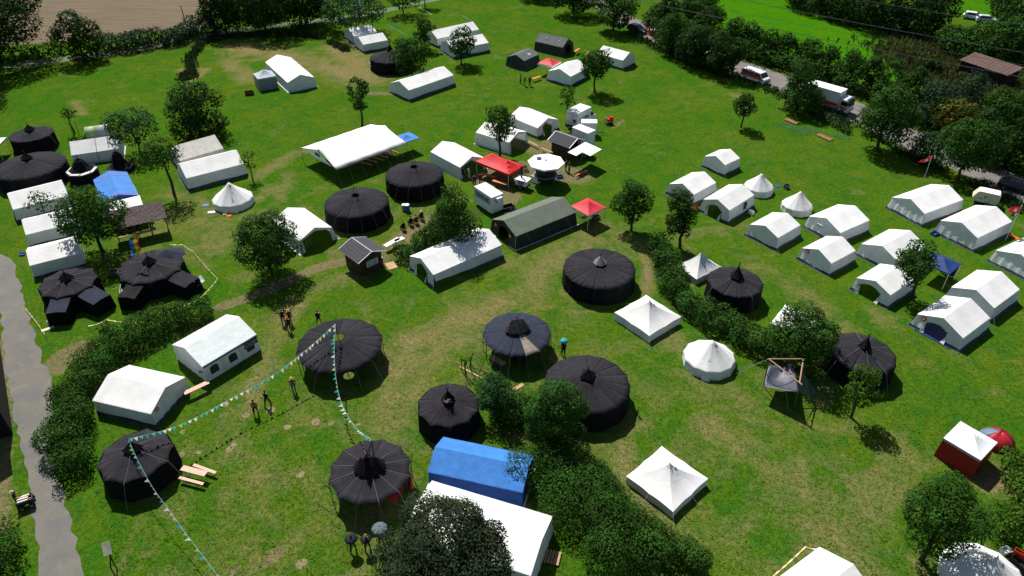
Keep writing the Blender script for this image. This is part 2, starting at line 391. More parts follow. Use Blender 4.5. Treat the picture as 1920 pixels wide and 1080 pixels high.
def hard_mat(name,a,b_,d,sc=.5):
    m,N,L_=nodes_mat(name); b=N['Principled BSDF']; b.inputs['Roughness'].default_value=.9
    co=N.new('ShaderNodeTexCoord').outputs['Object']
    c=mixc(N,L_,ramp(N,L_,noise(N,L_,co,sc,6,.65,.6),.35,.65),a,b_)
    c=mixc(N,L_,ramp(N,L_,noise(N,L_,co,sc*2.4,4,.6,.4),.55,.75,0,.7),c,d)
    f=noise(N,L_,co,6,8,.9)
    c=mixc(N,L_,1.0,c,mixc(N,L_,ramp(N,L_,f,.3,.7),(.72,.72,.72),(1.26,1.26,1.26)),'MULTIPLY')
    L_.new(c,b.inputs['Base Color']); bp=N.new('ShaderNodeBump'); bp.inputs['Distance'].default_value=.02; L_.new(f,bp.inputs['Height']); L_.new(bp.outputs[0],b.inputs['Normal'])
    return m
gravel=hard_mat('gravel',(.152,.140,.116),(.108,.110,.108),(.185,.162,.124),.35)
asph=hard_mat('asphalt',(.170,.152,.138),(.130,.122,.118),(.215,.190,.168),.22)
track=hard_mat('grass_track',(.085,.115,.05),(.06,.10,.025),(.14,.15,.10),.5)
sheet('gravel_path',GP([(-40,470),(10,480),(26,492),(45,560),(62,620),(80,680),(92,700),(98,740),(99,790),(98,850),(120,930),(142,1010),(160,1100),(75,1100),(68,1010),(55,920),(30,800),(12,700),(4,600),(-30,520)]),.004,gravel,amp=.21)
near=[(1045,-30),(1095,2),(1170,50),(1215,74),(1365,137),(1470,177),(1590,224),(1672,268),(1755,302),(1850,347),(1920,380),(2020,425)]
far=[(2030,378),(1920,336),(1875,313),(1780,268),(1700,238),(1618,195),(1490,146),(1385,112),(1240,54),(1190,34),(1125,-4),(1080,-30)]
sheet('road',GP(near)+GP(far),.008,asph,amp=.10)
sheet('farm_track',GP([(-60,136),(100,118),(210,104),(330,84),(405,66),(520,52),(640,38),(740,20),(860,-8),(860,-14),(740,13),(640,30),(520,44),(405,60),(300,78),(200,96),(90,109),(-60,124)]),.004,track,amp=.25)
# ------------------------------------------------------------------ vegetation
def leaves(blobs,size,dens,fill=.30,up=.0,seed=0,flat=1.0):
    g=np.random.default_rng(seed); B=np.array([b[:3] for b in blobs],float); Rr=np.array([b[3] for b in blobs],float)
    SZ=np.array([(b[4] if len(b)>4 else 1.0) for b in blobs])      # vertical squash
    area=4*np.pi*Rr**2; n=int(area.sum()*dens/(size*size))
    k=g.choice(len(B),n,p=area/area.sum())
    d=g.normal(size=(n,3)); d/=np.linalg.norm(d,axis=1)[:,None]
    rr=np.where(g.random(n)<fill,g.uniform(.3,.85,n),g.normal(.97,.09,n))
    P=B[k]+d*(Rr[k]*rr)[:,None]*np.stack([np.ones(n),np.ones(n),SZ[k]],1)
    keep=np.ones(n,bool)
    for i in range(len(B)):
        q=(P-B[i]); q[:,2]/=SZ[i]; dd=np.linalg.norm(q,axis=1)
        keep&=~((dd<Rr[i]*.72)&(k!=i))
    keep&=P[:,2]>.08
    P=P[keep];d=d[keep];n=len(P)
    nn=d*.9+g.normal(size=(n,3))*.42+np.array([0,0,.35+up]); nn/=np.linalg.norm(nn,axis=1)[:,None]
    t=np.cross(nn,g.normal(size=(n,3))); t/=np.linalg.norm(t,axis=1)[:,None]; s=np.cross(nn,t)
    L=size*g.uniform(.55,1.25,n)[:,None]; W=L*g.uniform(.5,.75,n)[:,None]*flat
    fold=nn*L*.12
    V=np.stack([P-t*L*.5,P-s*W*.5+fold,P+t*L*.5,P+s*W*.5+fold],1).reshape(-1,3)
    Fq=np.arange(4*n).reshape(n,4)
    return V,Fq
NL=[0]
def leaf_obj(name,blobs,size,dens,m,parent,seed,origin,**k):
    bl=[(b[0]-origin[0],b[1]-origin[1],b[2]-origin[2],*b[3:]) for b in blobs]
    V,Fq=leaves(bl,size,dens,seed=seed,**k); NL[0]+=len(Fq)
    return obj(name,npmesh(name,V,Fq,[m]),parent)
def limb(b,a,c,r0,r1,g,n=3):
    pts=[Vector(a)]
    for i in range(1,n+1):
        q=Vector(a).lerp(Vector(c),i/n); 
        if i<n: q+=Vector((g.uniform(-.12,.12),g.uniform(-.12,.12),0))*(Vector(c)-Vector(a)).length*.5
        pts.append(q)
    for i in range(n):
        b.tube(pts[i],pts[i+1],r0+(r1-r0)*i/n,r0+(r1-r0)*(i+1)/n,k=6)
def crown_blobs(H,z0,r,g,shape='round',n=34):
    out=[]; 
    cz=(H+z0)/2; hz=(H-z0)/2
    for i in range(n):
        u=g.uniform(-1,1) if shape!='cone' else g.triangular(-1,1,-.6); a=g.uniform(0,2*math.pi)
        if shape=='round': pr=math.sqrt(max(0,1-u*u*.9))
        elif shape=='column': pr=min(1,1.25*math.sqrt(max(0,1-abs(u)**2.6)))*.9
        elif shape=='dome': pr=min(1,1.15*math.sqrt(max(0,1-max(0,u)**2)))*(1 if u>0 else 1)
        elif shape=='cone': pr=(1-u)/2*.9+.12
        else: pr=math.sqrt(max(0,1-u*u))
        rad=g.uniform(.50,.97)*pr if i>n*.15 else g.uniform(0,.4)*pr
        br=r*g.uniform(.19,.42)*(1.0 if shape!='column' else .95)
        rr=max(0,rad*r-br*.15)
        z=cz+u*hz*.82
        out.append((math.cos(a)*rr,math.sin(a)*rr,max(z,br*.5),br,g.uniform(.75,.95)))
    mz=max(q[2]+q[3]*q[4] for q in out); mr=sorted(math.hypot(q[0],q[1])+q[3] for q in out)[int(len(out)*.85)]
    kz=H/mz; kr=r/mr
    return [(q[0]*kr,q[1]*kr,z0+(q[2]-z0)*min(1.15,(H-z0)/(mz-z0)),q[3]*(kr+1)/2 if kr<1 else q[3],q[4]) for q in out]
def tree(px,py,ytop,wpx,ycb,label,kind='mid',shape='round',group=None,seed=1,name='broadleaf_tree',dens=1.75,n=38,lsz=1.0,H=None,stakes=False,cat='tree',cx=None,free=False):
    g=random.Random(seed)
    if free and cx:
        for _ in range(8):
            bb=G(px,py); hh=ztop((px,py),ytop); px-=proj((bb.x,bb.y,hh*.6))[0]-cx
    base=G(px,py); H=H or ztop((px,py),ytop); pc=proj((base.x,base.y,H*.55)); r=wpx/2/pc[2]
    z0=max(.3,ztop((px,py),ycb)) if ycb<py-2 else .25
    z0=min(z0+.12*H*(0 if ycb>=py-2 else 1),H*.6)
    dist=math.sqrt(base.x**2+base.y**2+CAMH**2)
    t=thing(name,label,cat,base,0,group)
    bl=crown_blobs(H,z0,r,g,shape,n)
    if cx and not free:
        q=proj((base.x,base.y,H*.6)); sh=(cx-q[0])/q[2]; bl=[(q_[0]+sh,)+q_[1:] for q_ in bl]
    sz=max(.17,dist*.0031)*lsz
    leaf_obj('crown' if z0>.6 or cat=='tree' else 'foliage',bl,sz,dens,LF[kind],t,seed,(0,0,0),up=.1)
    b=MB(); tr=max(.06,min(.35,H*.022)); zt=z0+(H-z0)*.35
    limb(b,(0,0,-.05),(g.uniform(-.1,.1),g.uniform(-.1,.1),zt),tr*1.15,tr*.6,g,3)
    for i in range(6):
        q=bl[int(g.random()*len(bl))]; limb(b,(0,0,zt*g.uniform(.6,1)),(q[0],q[1],q[2]),tr*.45,tr*.12,g,2)
    so_=b.build('trunk' if z0>.6 or cat=='tree' else 'stems',bark,t)
    if cat!='tree': so_['kind']='stuff'
    if stakes:
        for i in range(3):
            a=i*2.1+.4; s=MB().tube((math.cos(a)*.5,math.sin(a)*.5,0),(math.cos(a)*.5,math.sin(a)*.5,1.9),.045,k=5); s.build('stake',polem,t)
    return t
def hedge(pts,w_,H,label,kind='bush',seed=1,name='hedge',cat='hedge',step=.62,dens=1.25,lsz=1.0,var=.25,group=None,stuff=False):
    g=random.Random(seed); P=GP(pts); o=P[0]; bl=[]; tot=0
    for a,b in zip(P[:-1],P[1:]):
        L_=(b-a).length; n=max(2,int(L_/(w_*.19)))
        d=(b-a)/L_; nrm=Vector((-d.y,d.x,0))
        for i in range(n):
            q=a.lerp(b,(i+g.random())/n)
            for rep in range(2):
                h=H*g.uniform(1-var,1+var*.5); br=g.uniform(.30,.50)*w_*.72
                off=nrm*g.uniform(-.5,.5)*max(0,w_-br*1.2)
                z=max(br*.6,h-br*.9) if rep==0 else g.uniform(.4,.7)*h
                bl.append((q.x+off.x-o.x,q.y+off.y-o.y,z,br,g.uniform(.75,1)))
                if z-br>.35*h: bl.append((q.x+off.x-o.x,q.y+off.y-o.y,z*.45,br*.95,1))
    t=thing(name,label,cat,o,0,group)
    dist=math.sqrt(o.x**2+o.y**2+CAMH**2)
    leaf_obj('foliage',bl,max(.17,dist*.0031)*lsz,dens,LF[kind],t,seed,(0,0,0))
    b=MB()
    for q in bl[::3]: b.tube((q[0],q[1],-.05),(q[0]+g.uniform(-.2,.2),q[1]+g.uniform(-.2,.2),q[2]),.05,.02,k=5)
    b.build('stems',bark,t)['kind']='stuff'
    return t
# free-standing trees on the camp meadow
tree(679,237,143,44,218,'slim oval young tree just behind the roof of the long open-sided marquee',shape='column',seed=3)
tree(865,121,50,54,112,'round young tree on a clean stem before the low white tent pair',seed=4,kind='mid')
tree(797,92,33,46,84,'round young tree standing between two long white tents, farther of the touching pair',seed=5)
tree(773,147,68,74,140,'broad pale-tipped tree covering half of the black round tent with the white sign',seed=6,n=40)
tree(1115,172,92,60,157,'round tree in front of two white tents near the grey army tents',seed=8,n=38,cx=1117)
tree(1061,236,160,34,208,'thin light young tree left of the white box van',shape='column',kind='light',seed=9,dens=1.0)
tree(1389,239,172,45,228,'small round tree alone on the open grass below the road ambulance',seed=10)
tree(937,296,196,60,276,'dark oval tree in front of the open white tents in the kitchen area',shape='column',seed=11,n=40)
tree(1184,432,340,76,418,'dense round tree on a short clean stem right of the red single pavilion',seed=12,n=44,dens=1.9,cx=1185)
tree(1275,465,356,64,452,'very dark dense oval tree at the head of the diagonal hedge',kind='dark',shape='column',seed=13,n=44,dens=1.9,cx=1276)
tree(852,468,342,98,462,'big conical shrub tree left of the white cooling trailer',kind='bush',shape='cone',seed=14,n=54,dens=1.6)
tree(510,512,402,116,505,'large spreading dark tree between the kiosk path and the white bell tent',kind='mid',seed=15,n=64,dens=1.8,cx=498)
tree(378,256,156,104,255,'large bushy dark tree above the beige canvas tent',kind='dark',shape='dome',seed=16,n=60,dens=1.6)
tree(262,288,207,98,266,'feathery blue-green tree behind the white tent with the dark seam',kind='airy',seed=17,n=44,dens=.9)
tree(327,366,257,78,322,'loose round tree on a bare stem left of the long white tent',kind='mid',seed=18,n=40,dens=1.0)
tree(190,472,352,128,462,'wide loose tree overhanging the row of three white tents at the left',kind='mid',seed=19,n=64,dens=1.2,cx=164,free=True)
tree(90,412,357,56,396,'small thin-leaved tree in front of the topmost tent of the left row',kind='light',seed=20,n=22,dens=.6)
tree(474,338,287,34,322,'small light sapling at the right end of the long white tent',kind='light',seed=21,n=16,dens=.8)
tree(141,250,201,34,226,'staked sapling on the grass above the white tent with the dark seam',kind='mid',seed=22,n=14,dens=.7,stakes=True,name='staked_sapling')
tree(874,700,668,22,680,'tiny staked sapling beside the open black tent with the beige roof strip',kind='light',seed=23,n=8,dens=.8,stakes=True,name='staked_sapling')
tree(1711,562,456,80,538,'round maple in front of the dark blue pavilion among the white tents',kind='mid',seed=24,n=44,cx=1720)
tree(1595,783,690,74,762,'small round maple on a thin stem in front of the rightmost black round tent',kind='light',seed=25,n=38,dens=1.3)
tree(1508,682,572,128,676,'large dense round tree at the lower end of the diagonal hedge',kind='mid',shape='dome',seed=26,n=64,dens=1.8,cx=1508,free=True)
tree(1035,838,722,116,837,'large glossy bush-like tree overlapping the biggest lower black round tent',shape='dome',kind='bush',seed=27,n=66,dens=2.0,cx=1045,free=True)
tree(932,785,706,72,784,'smaller pale shrub left of the large glossy bush-like tree',shape='dome',kind='airy',seed=28,n=34,dens=1.5,name='shrub',cat='shrub')
tree(846,1140,980,232,1100,'huge copper-tinged maple at the bottom edge covering a white tent',kind='copper',seed=29,n=110,dens=2.6,lsz=1.1,cx=842,free=True)
tree(1745,1050,908,150,1030,'bright green maple in the bottom right corner above the shaded bell tent',kind='mid',seed=30,n=70,lsz=1.05,dens=1.5,cx=1775,free=True)
# trees along the top edge
tree(-75,168,-30,190,160,'huge dark tree left of the frame whose shade falls over the top left meadow',kind='dark',seed=50,n=70,dens=1.3)
tree(0,118,-60,200,100,'huge dark tree in the top left corner beside the stubble field',kind='dark',seed=31,n=80,dens=1.3)
tree(158,112,18,90,111,'round dark tree in the field hedge at the top left',kind='dark',seed=32,n=50,dens=1.5)
tree(425,62,-40,85,54,'tall dark tree with a lit left edge beside the stubble field',kind='dark',seed=33,n=56)
tree(500,60,-50,120,52,'tall dark tree in the middle of the top edge wood',kind='dark',seed=34,n=60)
tree(575,48,-50,100,40,'tall dark tree at the right end of the top edge wood',kind='dark',seed=35,n=56)
tree(668,62,-20,118,42,'wide feathery tree behind the flag with blue and white cloth',kind='airy',seed=36,n=60,dens=1.1)
tree(757,27,-35,70,16,'tree at the top edge right of the feathery one',kind='airy',seed=37,n=34,dens=1.1)
tree(797,14,-40,44,2,'small tree at the top edge on a bare stem',kind='mid',seed=38,n=24,dens=1.1)
tree(1075,28,-50,90,24,'dark tree at the top edge left of the road bend',kind='dark',seed=39,n=44)
tree(1008,-2,-60,80,-10,'dark tree cut by the top edge in the centre',kind='dark',seed=40,n=36)
# roadside trees on the camp side
tree(1150,58,-22,84,54,'roadside tree overhanging the dark parked car',kind='mid',seed=41,n=44)
tree(1258,100,22,70,99,'leafy roadside tree just right of the small orange trailer',kind='mid',seed=42,n=44)
tree(1300,122,44,80,121,'dark roadside tree in the middle of the camp-side clump',kind='dark',seed=43,n=48)
tree(1345,140,58,74,139,'dense roadside tree near the right end of the camp-side clump',kind='dark',seed=44,n=46)
tree(1371,146,70,44,130,'roadside tree beside the back of the ambulance van',kind='mid',seed=45,n=34)
tree(1490,208,110,84,206,'conical roadside tree hiding the rear of the box truck',kind='mid',shape='cone',seed=46,n=54)
tree(1645,282,158,104,278,'spreading roadside tree right of the box truck cab',kind='mid',seed=47,n=60)
tree(1730,308,250,66,304,'rounded willow-like roadside bush behind the red pennant flag',shape='dome',kind='airy',seed=48,n=40,name='shrub',cat='shrub')
tree(1797,336,228,104,328,'leafy roadside tree above the small cream camper trailer',kind='mid',seed=49,n=60)
# hedge trees beyond the road
G2_='trees in the hedge beyond the road'
for i,(x,y,tp,wd) in enumerate([(1245,45,-20,60),(1290,52,-12,60),(1330,66,10,60),(1372,92,30,62),(1402,102,42,54),(1436,112,52,52),(1470,122,62,56),(1508,134,70,58),(1545,146,82,58),(1584,160,92,60),(1622,176,104,58),(1660,192,112,62),(1702,212,128,66)]):
    tree(x,y,tp,wd,y-1,'dark hedge tree beyond the road, %s in the row from the left'%['first','second','third','fourth','fifth','sixth','seventh','eighth','ninth','tenth','eleventh','twelfth','thirteenth'][i],kind='bush' if i%2 else 'dark',seed=60+i,n=34,group=G2_)
for i,(x,y,tp,wd,kd,lb) in enumerate([
 (1745,238,146,84,'grey','grey-green tree at the left of the wood right of the road'),(1800,225,136,80,'grey','grey-leaved tree at the upper edge of the roadside wood'),(1850,265,168,92,'mid','tall mid-green tree in the middle of the roadside wood'),
 (1775,272,186,80,'yellow','yellowing tree low in the roadside wood'),(1815,292,200,70,'dark','dark tree just behind the leafy roadside tree'),(1905,262,170,86,'mid','tree at the right edge in the upper roadside wood'),
 (1880,310,222,80,'dark','dark tree above the black car'),(1925,300,216,60,'yellow','yellow-leaved tree cut by the right edge'),(1940,350,240,70,'dark','shady tree at the right edge above the road'),(1760,258,176,60,'dark','dark small tree close above the road shoulder')]):
    tree(x,y,tp,wd,y-1,lb,kind=kd,seed=80+i,n=44,dens=1.3)
for i,(x,y,tp,wd,kd,lb) in enumerate([
 (1500,8,-70,90,'dark','dark tree at the left end of the wood above the bright meadow'),(1565,28,-60,100,'dark','second dark tree of the wood above the bright meadow'),(1630,48,-50,110,'dark','third dark tree of the wood above the bright meadow'),
 (1700,58,-50,110,'dark','fourth dark tree of the wood above the bright meadow'),(1755,50,-40,70,'dark','last dark tree of the wood, beside the small bright meadow'),
 (1780,96,46,66,'mid','round tree left of the rusty shed roof'),(1840,108,40,90,'mid','light tree behind the rusty shed roof'),(1900,108,10,110,'bush','large tree at the top right edge'),(1905,40,-60,120,'mid','tree in the top right corner'),
 (1870,12,-60,70,'dark','dark tree behind the parked car roofs'),(1742,135,106,40,'dark','small dark bush in the weedy scrub')]):
    tree(x,y,tp,wd,y-1,lb,kind=kd,seed=100+i,n=44,dens=1.2)
# hedges
hedge([(142,890),(128,830),(134,775),(176,712),(215,665),(290,625),(345,605),(385,600)],3.6,2.7,'long curved hedge between the gravel path and the white tents at the left','bush',seed=201,dens=2.1)
hedge([(915,735),(945,775),(1010,800)],3.0,2.6,'dense green clump joining the pale shrub to the large glossy tree','bush',218,name='thicket',cat='thicket',dens=2.0)
hedge([(755,492),(800,462),(850,430)],3.0,2.3,'short hedge behind the long open white tent in the centre','bush',seed=202,dens=2.0)
hedge([(1238,470),(1245,510),(1262,548),(1300,585),(1350,618),(1400,645),(1455,668)],3.0,2.4,'diagonal hedge separating the black tents from the white bell tents','bush',seed=203,dens=2.0)
hedge([(990,880),(1060,930),(1110,985),(1160,1030),(1180,1090)],5.2,3.0,'broad hedge thicket at the bottom centre','bush',204,dens=2.0)
hedge([(1120,900),(1150,960),(1205,1010),(1290,1060),(1300,1090)],2.6,2.3,'right flank of the bottom thicket beside the square white tent','mid',205,dens=1.9)
hedge([(-20,1100),(10,1060),(0,1010)],2.8,2.4,'dark rounded bush in the bottom left corner','bush',206,name='shrub',cat='shrub')
hedge([(1890,880),(1925,950),(1900,1010),(1850,1000)],2.8,2.6,'bushes at the right edge below the red dome tent','light',207,name='shrub',cat='shrub',dens=1.3)
hedge([(-20,122),(60,110),(118,104)],4.2,2.6,'low field hedge at the far left','bush',208)
hedge([(196,98),(270,88),(340,76),(405,62)],6.0,3.2,'pale-topped field hedge beside the farm track','grey',209,dens=2.2)
hedge([(395,60),(470,56),(540,50),(610,42)],6,4.5,'dark undergrowth below the tall trees of the top edge','dark',212,name='thicket',cat='thicket',dens=1.4)
hedge([(1240,62),(1330,82),(1400,108),(1500,140),(1600,176),(1700,214)],4.5,3.6,'dense hedge growing under the trees beyond the road','bush',213,dens=1.3)
hedge([(1720,222),(1790,262),(1860,300),(1930,330)],7,4.2,'dark undergrowth of the roadside wood at the right','dark',214,name='thicket',cat='thicket',dens=1.2)
hedge([(1500,20),(1600,45),(1700,68),(1760,70)],7,4.5,'dark undergrowth of the wood above the bright meadow','dark',215,name='thicket',cat='thicket',dens=1.2)
hedge([(1780,110),(1850,100),(1925,115)],8,4.5,'green undergrowth behind the rusty shed','mid',216,name='thicket',cat='thicket',dens=1.2)
hedge([(1215,42),(1255,98),(1300,118),(1360,142)],3.6,2.6,'undergrowth below the camp-side roadside trees','dark',217,name='thicket',cat='thicket',dens=1.3)
hedge([(1330,30) ,(1300,-5)],4,4,'leafy thicket left of the bright meadow','bush',210,name='shrub',cat='shrub')
hedge([(1515,205),(1545,225),(1590,250)],2.0,1.1,'low weedy bushes on the verge beside the truck','weed',211,name='shrub',cat='shrub')
# tall weeds along the mown bank and herbs in the scrub (uncountable)
def weeds(name,label,polys,kind,n,h,seed,size=.4):
    g=np.random.default_rng(seed); Vs=[]
    for p0,p1,w_ in polys:
        a,b=G(*p0),G(*p1); k=n; t=g.random(k); o=g.normal(0,w_,(k,2))
        x=a.x+(b.x-a.x)*t+o[:,0]; y=a.y+(b.y-a.y)*t+o[:,1]; hh=h*g.uniform(.5,1.2,k); an=g.uniform(0,np.pi,k); s=size*g.uniform(.5,1,k)
        dx,dy=np.cos(an)*s/2,np.sin(an)*s/2; lx,ly=g.normal(0,.18,k),g.normal(0,.18,k); z=np.zeros(k)
        Vs.append(np.stack([np.stack([x-dx*.5,y-dy*.5,z],1),np.stack([x+dx*.5,y+dy*.5,z],1),np.stack([x+dx+lx,y+dy+ly,hh],1),np.stack([x-dx+lx,y-dy+ly,hh*.8],1)],1))
    V=np.concatenate(Vs).reshape(-1,3)
    o=obj(name,npmesh(name,V,np.arange(len(V)).reshape(-1,4),[LF[kind]])); tag(o,label,'weeds',kind='stuff')
weeds('tall_weeds','strip of tall dark weeds along the edge of the mown bank',[((362,148),(355,112),.45),((355,112),(382,80),.5),((382,80),(440,68),.5),((440,68),(560,66),.7),((560,66),(605,72),.5),((618,80),(652,96),.4),((345,150),(357,135),.5)],'weed',500,.6,301)
weeds('herb_scrub','brownish tall herbs between the bright meadow and the rusty shed',[((1700,85),(1780,110),5),((1740,110),(1850,150),6),((1780,130),(1930,190),6),((1700,95),(1740,150),3),((1850,170),(1930,220),4)],'scrub',1100,1.0,302,.6)
weeds('verge_weeds','rough green weeds along the road verge',[((1380,140),(1470,180),.8),((1500,195),(1600,235),1.0),((1680,280),(1760,315),.7),((1830,345),(1930,400),.7),((1180,62),(1250,100),.8)],'weed',450,.5,303)
def tufts():
    g=np.random.default_rng(5); n=36000
    px=g.uniform(-60,1980,n); py=540+ (g.random(n)**.75)*570
    s_,c_=math.sin(PITCH),math.cos(PITCH); u=px-960; vv=py-540; t=-CAMH/(-FPX*s_-vv*c_); x=u*t; y=(FPX*c_-vv*s_)*t
    s=g.uniform(.04,.11,n); h=g.uniform(.015,.05,n); an=g.uniform(0,np.pi,n); dx,dy=np.cos(an)*s,np.sin(an)*s; lx,ly=g.normal(0,.04,n),g.normal(0,.04,n); z=np.full(n,.0)
    ok=seg_d(x,y,GP([(0,480),(20,600),(50,760),(90,940),(115,1100)]))>3.2; x,y,dx,dy,h,lx,ly,z=[q[ok] for q in (x,y,dx,dy,h,lx,ly,z)]; n=len(x)
    V=np.stack([np.stack([x-dx*.4,y-dy*.4,z],1),np.stack([x+dx*.4,y+dy*.4,z],1),np.stack([x+dx+lx,y+dy+ly,h],1),np.stack([x-dx+lx,y-dy+ly,h],1)],1).reshape(-1,3)
    tag(obj('grass_tufts',npmesh('grass_tufts',V,np.arange(4*n).reshape(-1,4),[leafm('grass_blades',(.060,.135,.008),.3,.2)])),'short tufts of meadow grass across the near ground','grass',kind='stuff')
tufts()
print('leaves',NL[0])
# ------------------------------------------------------------------ tents
def gable_tent(name,label,P,roof=canvas,wall=canvas_wall,flapm=flap,door=None,group=None,emb=None,ropes=0,flap_h=.28,name_cat='tent',bdoor=None,ripple=.014,poles=False,seam=None,open_side=False,stripes=False,lace=False):
    x,y,th,L_,W,He,Hr,sp=P
    t=thing(name,label,name_cat,(x,y,0),th,group)
    h=L_/2;w2=W/2; g=random.Random(int(x*13+y*7)); oh=.05
    def rz(u,v):   # roof height: slight sag between frames
        sag=-.012*(1-math.cos(2*math.pi*(u*max(1,round(L_/2.2)))))*(.3+.7*(1-abs(2*abs(v)-1)))
        return sag
    nu=max(8,int(L_/.35)); nv=8
    for s in(-1,1):
        rows=[]
        for i in range(nu+1):
            u=i/nu; row=[]
            for j in range(nv+1):
                k=j/nv; yy=s*(w2+oh)*k; zz=Hr+(He-.03-Hr)*k+rz(u,k)+g.uniform(-.5,.5)*ripple*(.3 if j in(0,nv) or i in(0,nu) else 1)*.5
                row.append((-h-oh+u*(L_+2*oh),yy,zz))
            rows.append(row)
        b=MB(); b.grid(rows,flip=(s>0))
        o=b.build('roof_slope',roof,t,True)
        if stripes:
            for ux in (-h+.35,h-1.3):
                c=MB(); c.face([(ux,0,Hr+.02),(ux,s*(w2+.04),He+.0),(ux+.07,s*(w2+.04),He+.0),(ux+.07,0,Hr+.02)]); c.build('stripe',pinkred,o)
    fb=flap_h
    # side walls
    for s in(-1,1):
        if open_side==s: 
            continue
        rows=[]; n=max(6,int(L_/.5))
        for i in range(n+1):
            u=i/n; row=[]
            for j in range(6):
                k=j/5; off=sp*k+g.uniform(-.5,.5)*.03
                row.append((( -h-sp*k)+u*(L_+2*sp*k),s*(w2+off),He-(He-.0)*k))
            rows.append(row)
        b=MB(); b.grid(rows,flip=(s>0)); b.build('side_wall',wall,t,True)
    # gable walls (front carries the doorway)
    for e,dr in((-1,door),(1,bdoor)):
        if dr=='open':      # whole gable rolled up: only the triangle under the ridge and two leg strips
            b=MB(); b.face([(e*h,-w2,He),(e*h,0,Hr-.03),(e*h,w2,He),(e*h,w2*.8,He-.12),(e*h,0,Hr-.45),(e*h,-w2*.8,He-.12)])
            for s in(-1,1): b.face([(e*h,s*w2,He),(e*(h+sp),s*(w2+sp),0),(e*(h+sp*.9),s*(w2*.86),0),(e*h,s*w2*.84,He-.1)])
            b.build('gable_wall',wall,t); continue
        def gy(v,k): # v -1..1 across, k 0..1 down from eave
            return (e*(h+sp*k),v*(w2+sp*k),He*(1-k))
        def top(v): return He+(Hr-He-.03)*(1-abs(v))
        rows=[]; nn=16; dw=0 if not dr else dr[1]; dc=0 if not dr else dr[0]; dh=0 if not dr else dr[2]
        b=MB()
        for i in range(nn):
            v0=-1+2*i/nn; v1=-1+2*(i+1)/nn; vm=(v0+v1)/2
            ins=dr and abs(vm*w2-dc)<dw
            ztopv=(top(v0),top(v1))
            zb=0 if not ins else dh*(1-.28*((vm*w2-dc)/dw)**2*1.0)
            rr=[]
            for k in range(7):
                row=[]
                for q,v in enumerate((v0,v1)):
                    z=ztopv[q]+(zb-ztopv[q])*k/6; kk=max(0,1-z/He)
                    w_=.025*math.sin(v*17+k*.4+x)*min(1,k/2)
                    row.append((e*(h+sp*kk)+w_,v*(w2+sp*kk),z))
                rr.append(row)
            b.grid(rr,flip=(e<0))
        b.build('gable_wall',wall,t,True)
        if dr:     # folded door cloths at the sides of the opening
            for s in(-1,1):
                c=MB(); y0=dc+s*dw
                c.face([(e*(h+.04),y0,dh*.74),(e*(h+sp+.22),y0+s*.18,.02),(e*(h+sp+.10),y0-s*.28,.02),(e*(h+.06),y0-s*.05,dh*.5)]); c.build('door_flap',wall,t)
    # mud flap: dark lower strip and the skirt lying on the grass
    if flapm:
        b=MB(); o1=.012; k=1-fb/He
        ring0=[(sx*(h+sp*k+o1),sy*(w2+sp*k+o1),fb) for sx,sy in((-1,-1),(1,-1),(1,1),(-1,1))]
        ring1=[(sx*(h+sp+o1+.02),sy*(w2+sp+o1+.02),.03) for sx,sy in((-1,-1),(1,-1),(1,1),(-1,1))]
        ring2=[(sx*(h+sp+.14),sy*(w2+sp+.14),.012) for sx,sy in((-1,-1),(1,-1),(1,1),(-1,1))]
        for i in range(4):
            j=(i+1)%4
            if i==3 and door: 
                # split around the doorway
                dc,dw=(0,w2*.86) if door=='open' else (door[0],door[1])
                for (A0,A1) in ((1,(w2-dc-dw)/(2*w2)),(0,(w2+dc-dw)/(2*w2))):
                    if A1<=.03: continue
                    f0=0 if A0 else 1-A1; f1=A1 if A0 else 1
                    def lp(rg,f): a=Vector(rg[i]);c=Vector(rg[j]); return a.lerp(c,f)
                    for ra,rb in((ring0,ring1),(ring1,ring2)): b.face([lp(ra,f0),lp(rb,f0),lp(rb,f1),lp(ra,f1)])
                continue
            if (open_side==-1 and i==0) or (open_side==1 and i==2): continue
            m_=6
            for q in range(m_):
                def lp(rg,f,w_=0): 
                    a=Vector(rg[i]);c=Vector(rg[j]); p=a.lerp(c,f); return p+Vector((0,0,w_))
                wv=lambda f:.05*math.sin(f*9+x*3)+.0
                for ra,rb,wz in((ring0,ring1,1),(ring1,ring2,0)):
                    b.face([lp(ra,q/m_,wv(q/m_)*wz),lp(rb,q/m_),lp(rb,(q+1)/m_),lp(ra,(q+1)/m_,wv((q+1)/m_)*wz)])
        b.build('mud_flap',flapm,t)
    if emb:
        e,yy,zz,r=emb; kk=max(0,1-zz/He)
        nx=Vector((e,0,-sp/He)); emblem(t,(e*(h+sp*kk+.05),yy,zz),(0,1 if e>0 else -1,0),(-e*sp/He,0,1),r)
    if seam is not None:
        b=MB(); 
        for s in(-1,1): b.face([(seam,0,Hr+.015),(seam,s*(w2+.07),He+.01),(seam+.06,s*(w2+.07),He+.01),(seam+.06,0,Hr+.015)])
        b.face([(seam,-w2-.08,He),(seam,-w2-sp-.04,.05),(seam+.06,-w2-sp-.04,.05),(seam+.06,-w2-.08,He)])
        b.build('seam',dark,t)
    for sx,sy in((-1,-1),(-1,1),(1,-1),(1,1))[:ropes]:
        b=MB(); b.tube((sx*h,sy*w2,He),(sx*(h+1.0),sy*(w2+1.1),0),.014,k=4); b.build('guy_rope',rope,t)
    if ropes>4:
        n=ropes-4
        for i in range(n):
            xx=-h+L_*(i+.5)/n; b=MB(); b.tube((xx,-w2,He),(xx+.1,-w2-1.2,0),.014,k=4); b.build('guy_rope',rope,t)
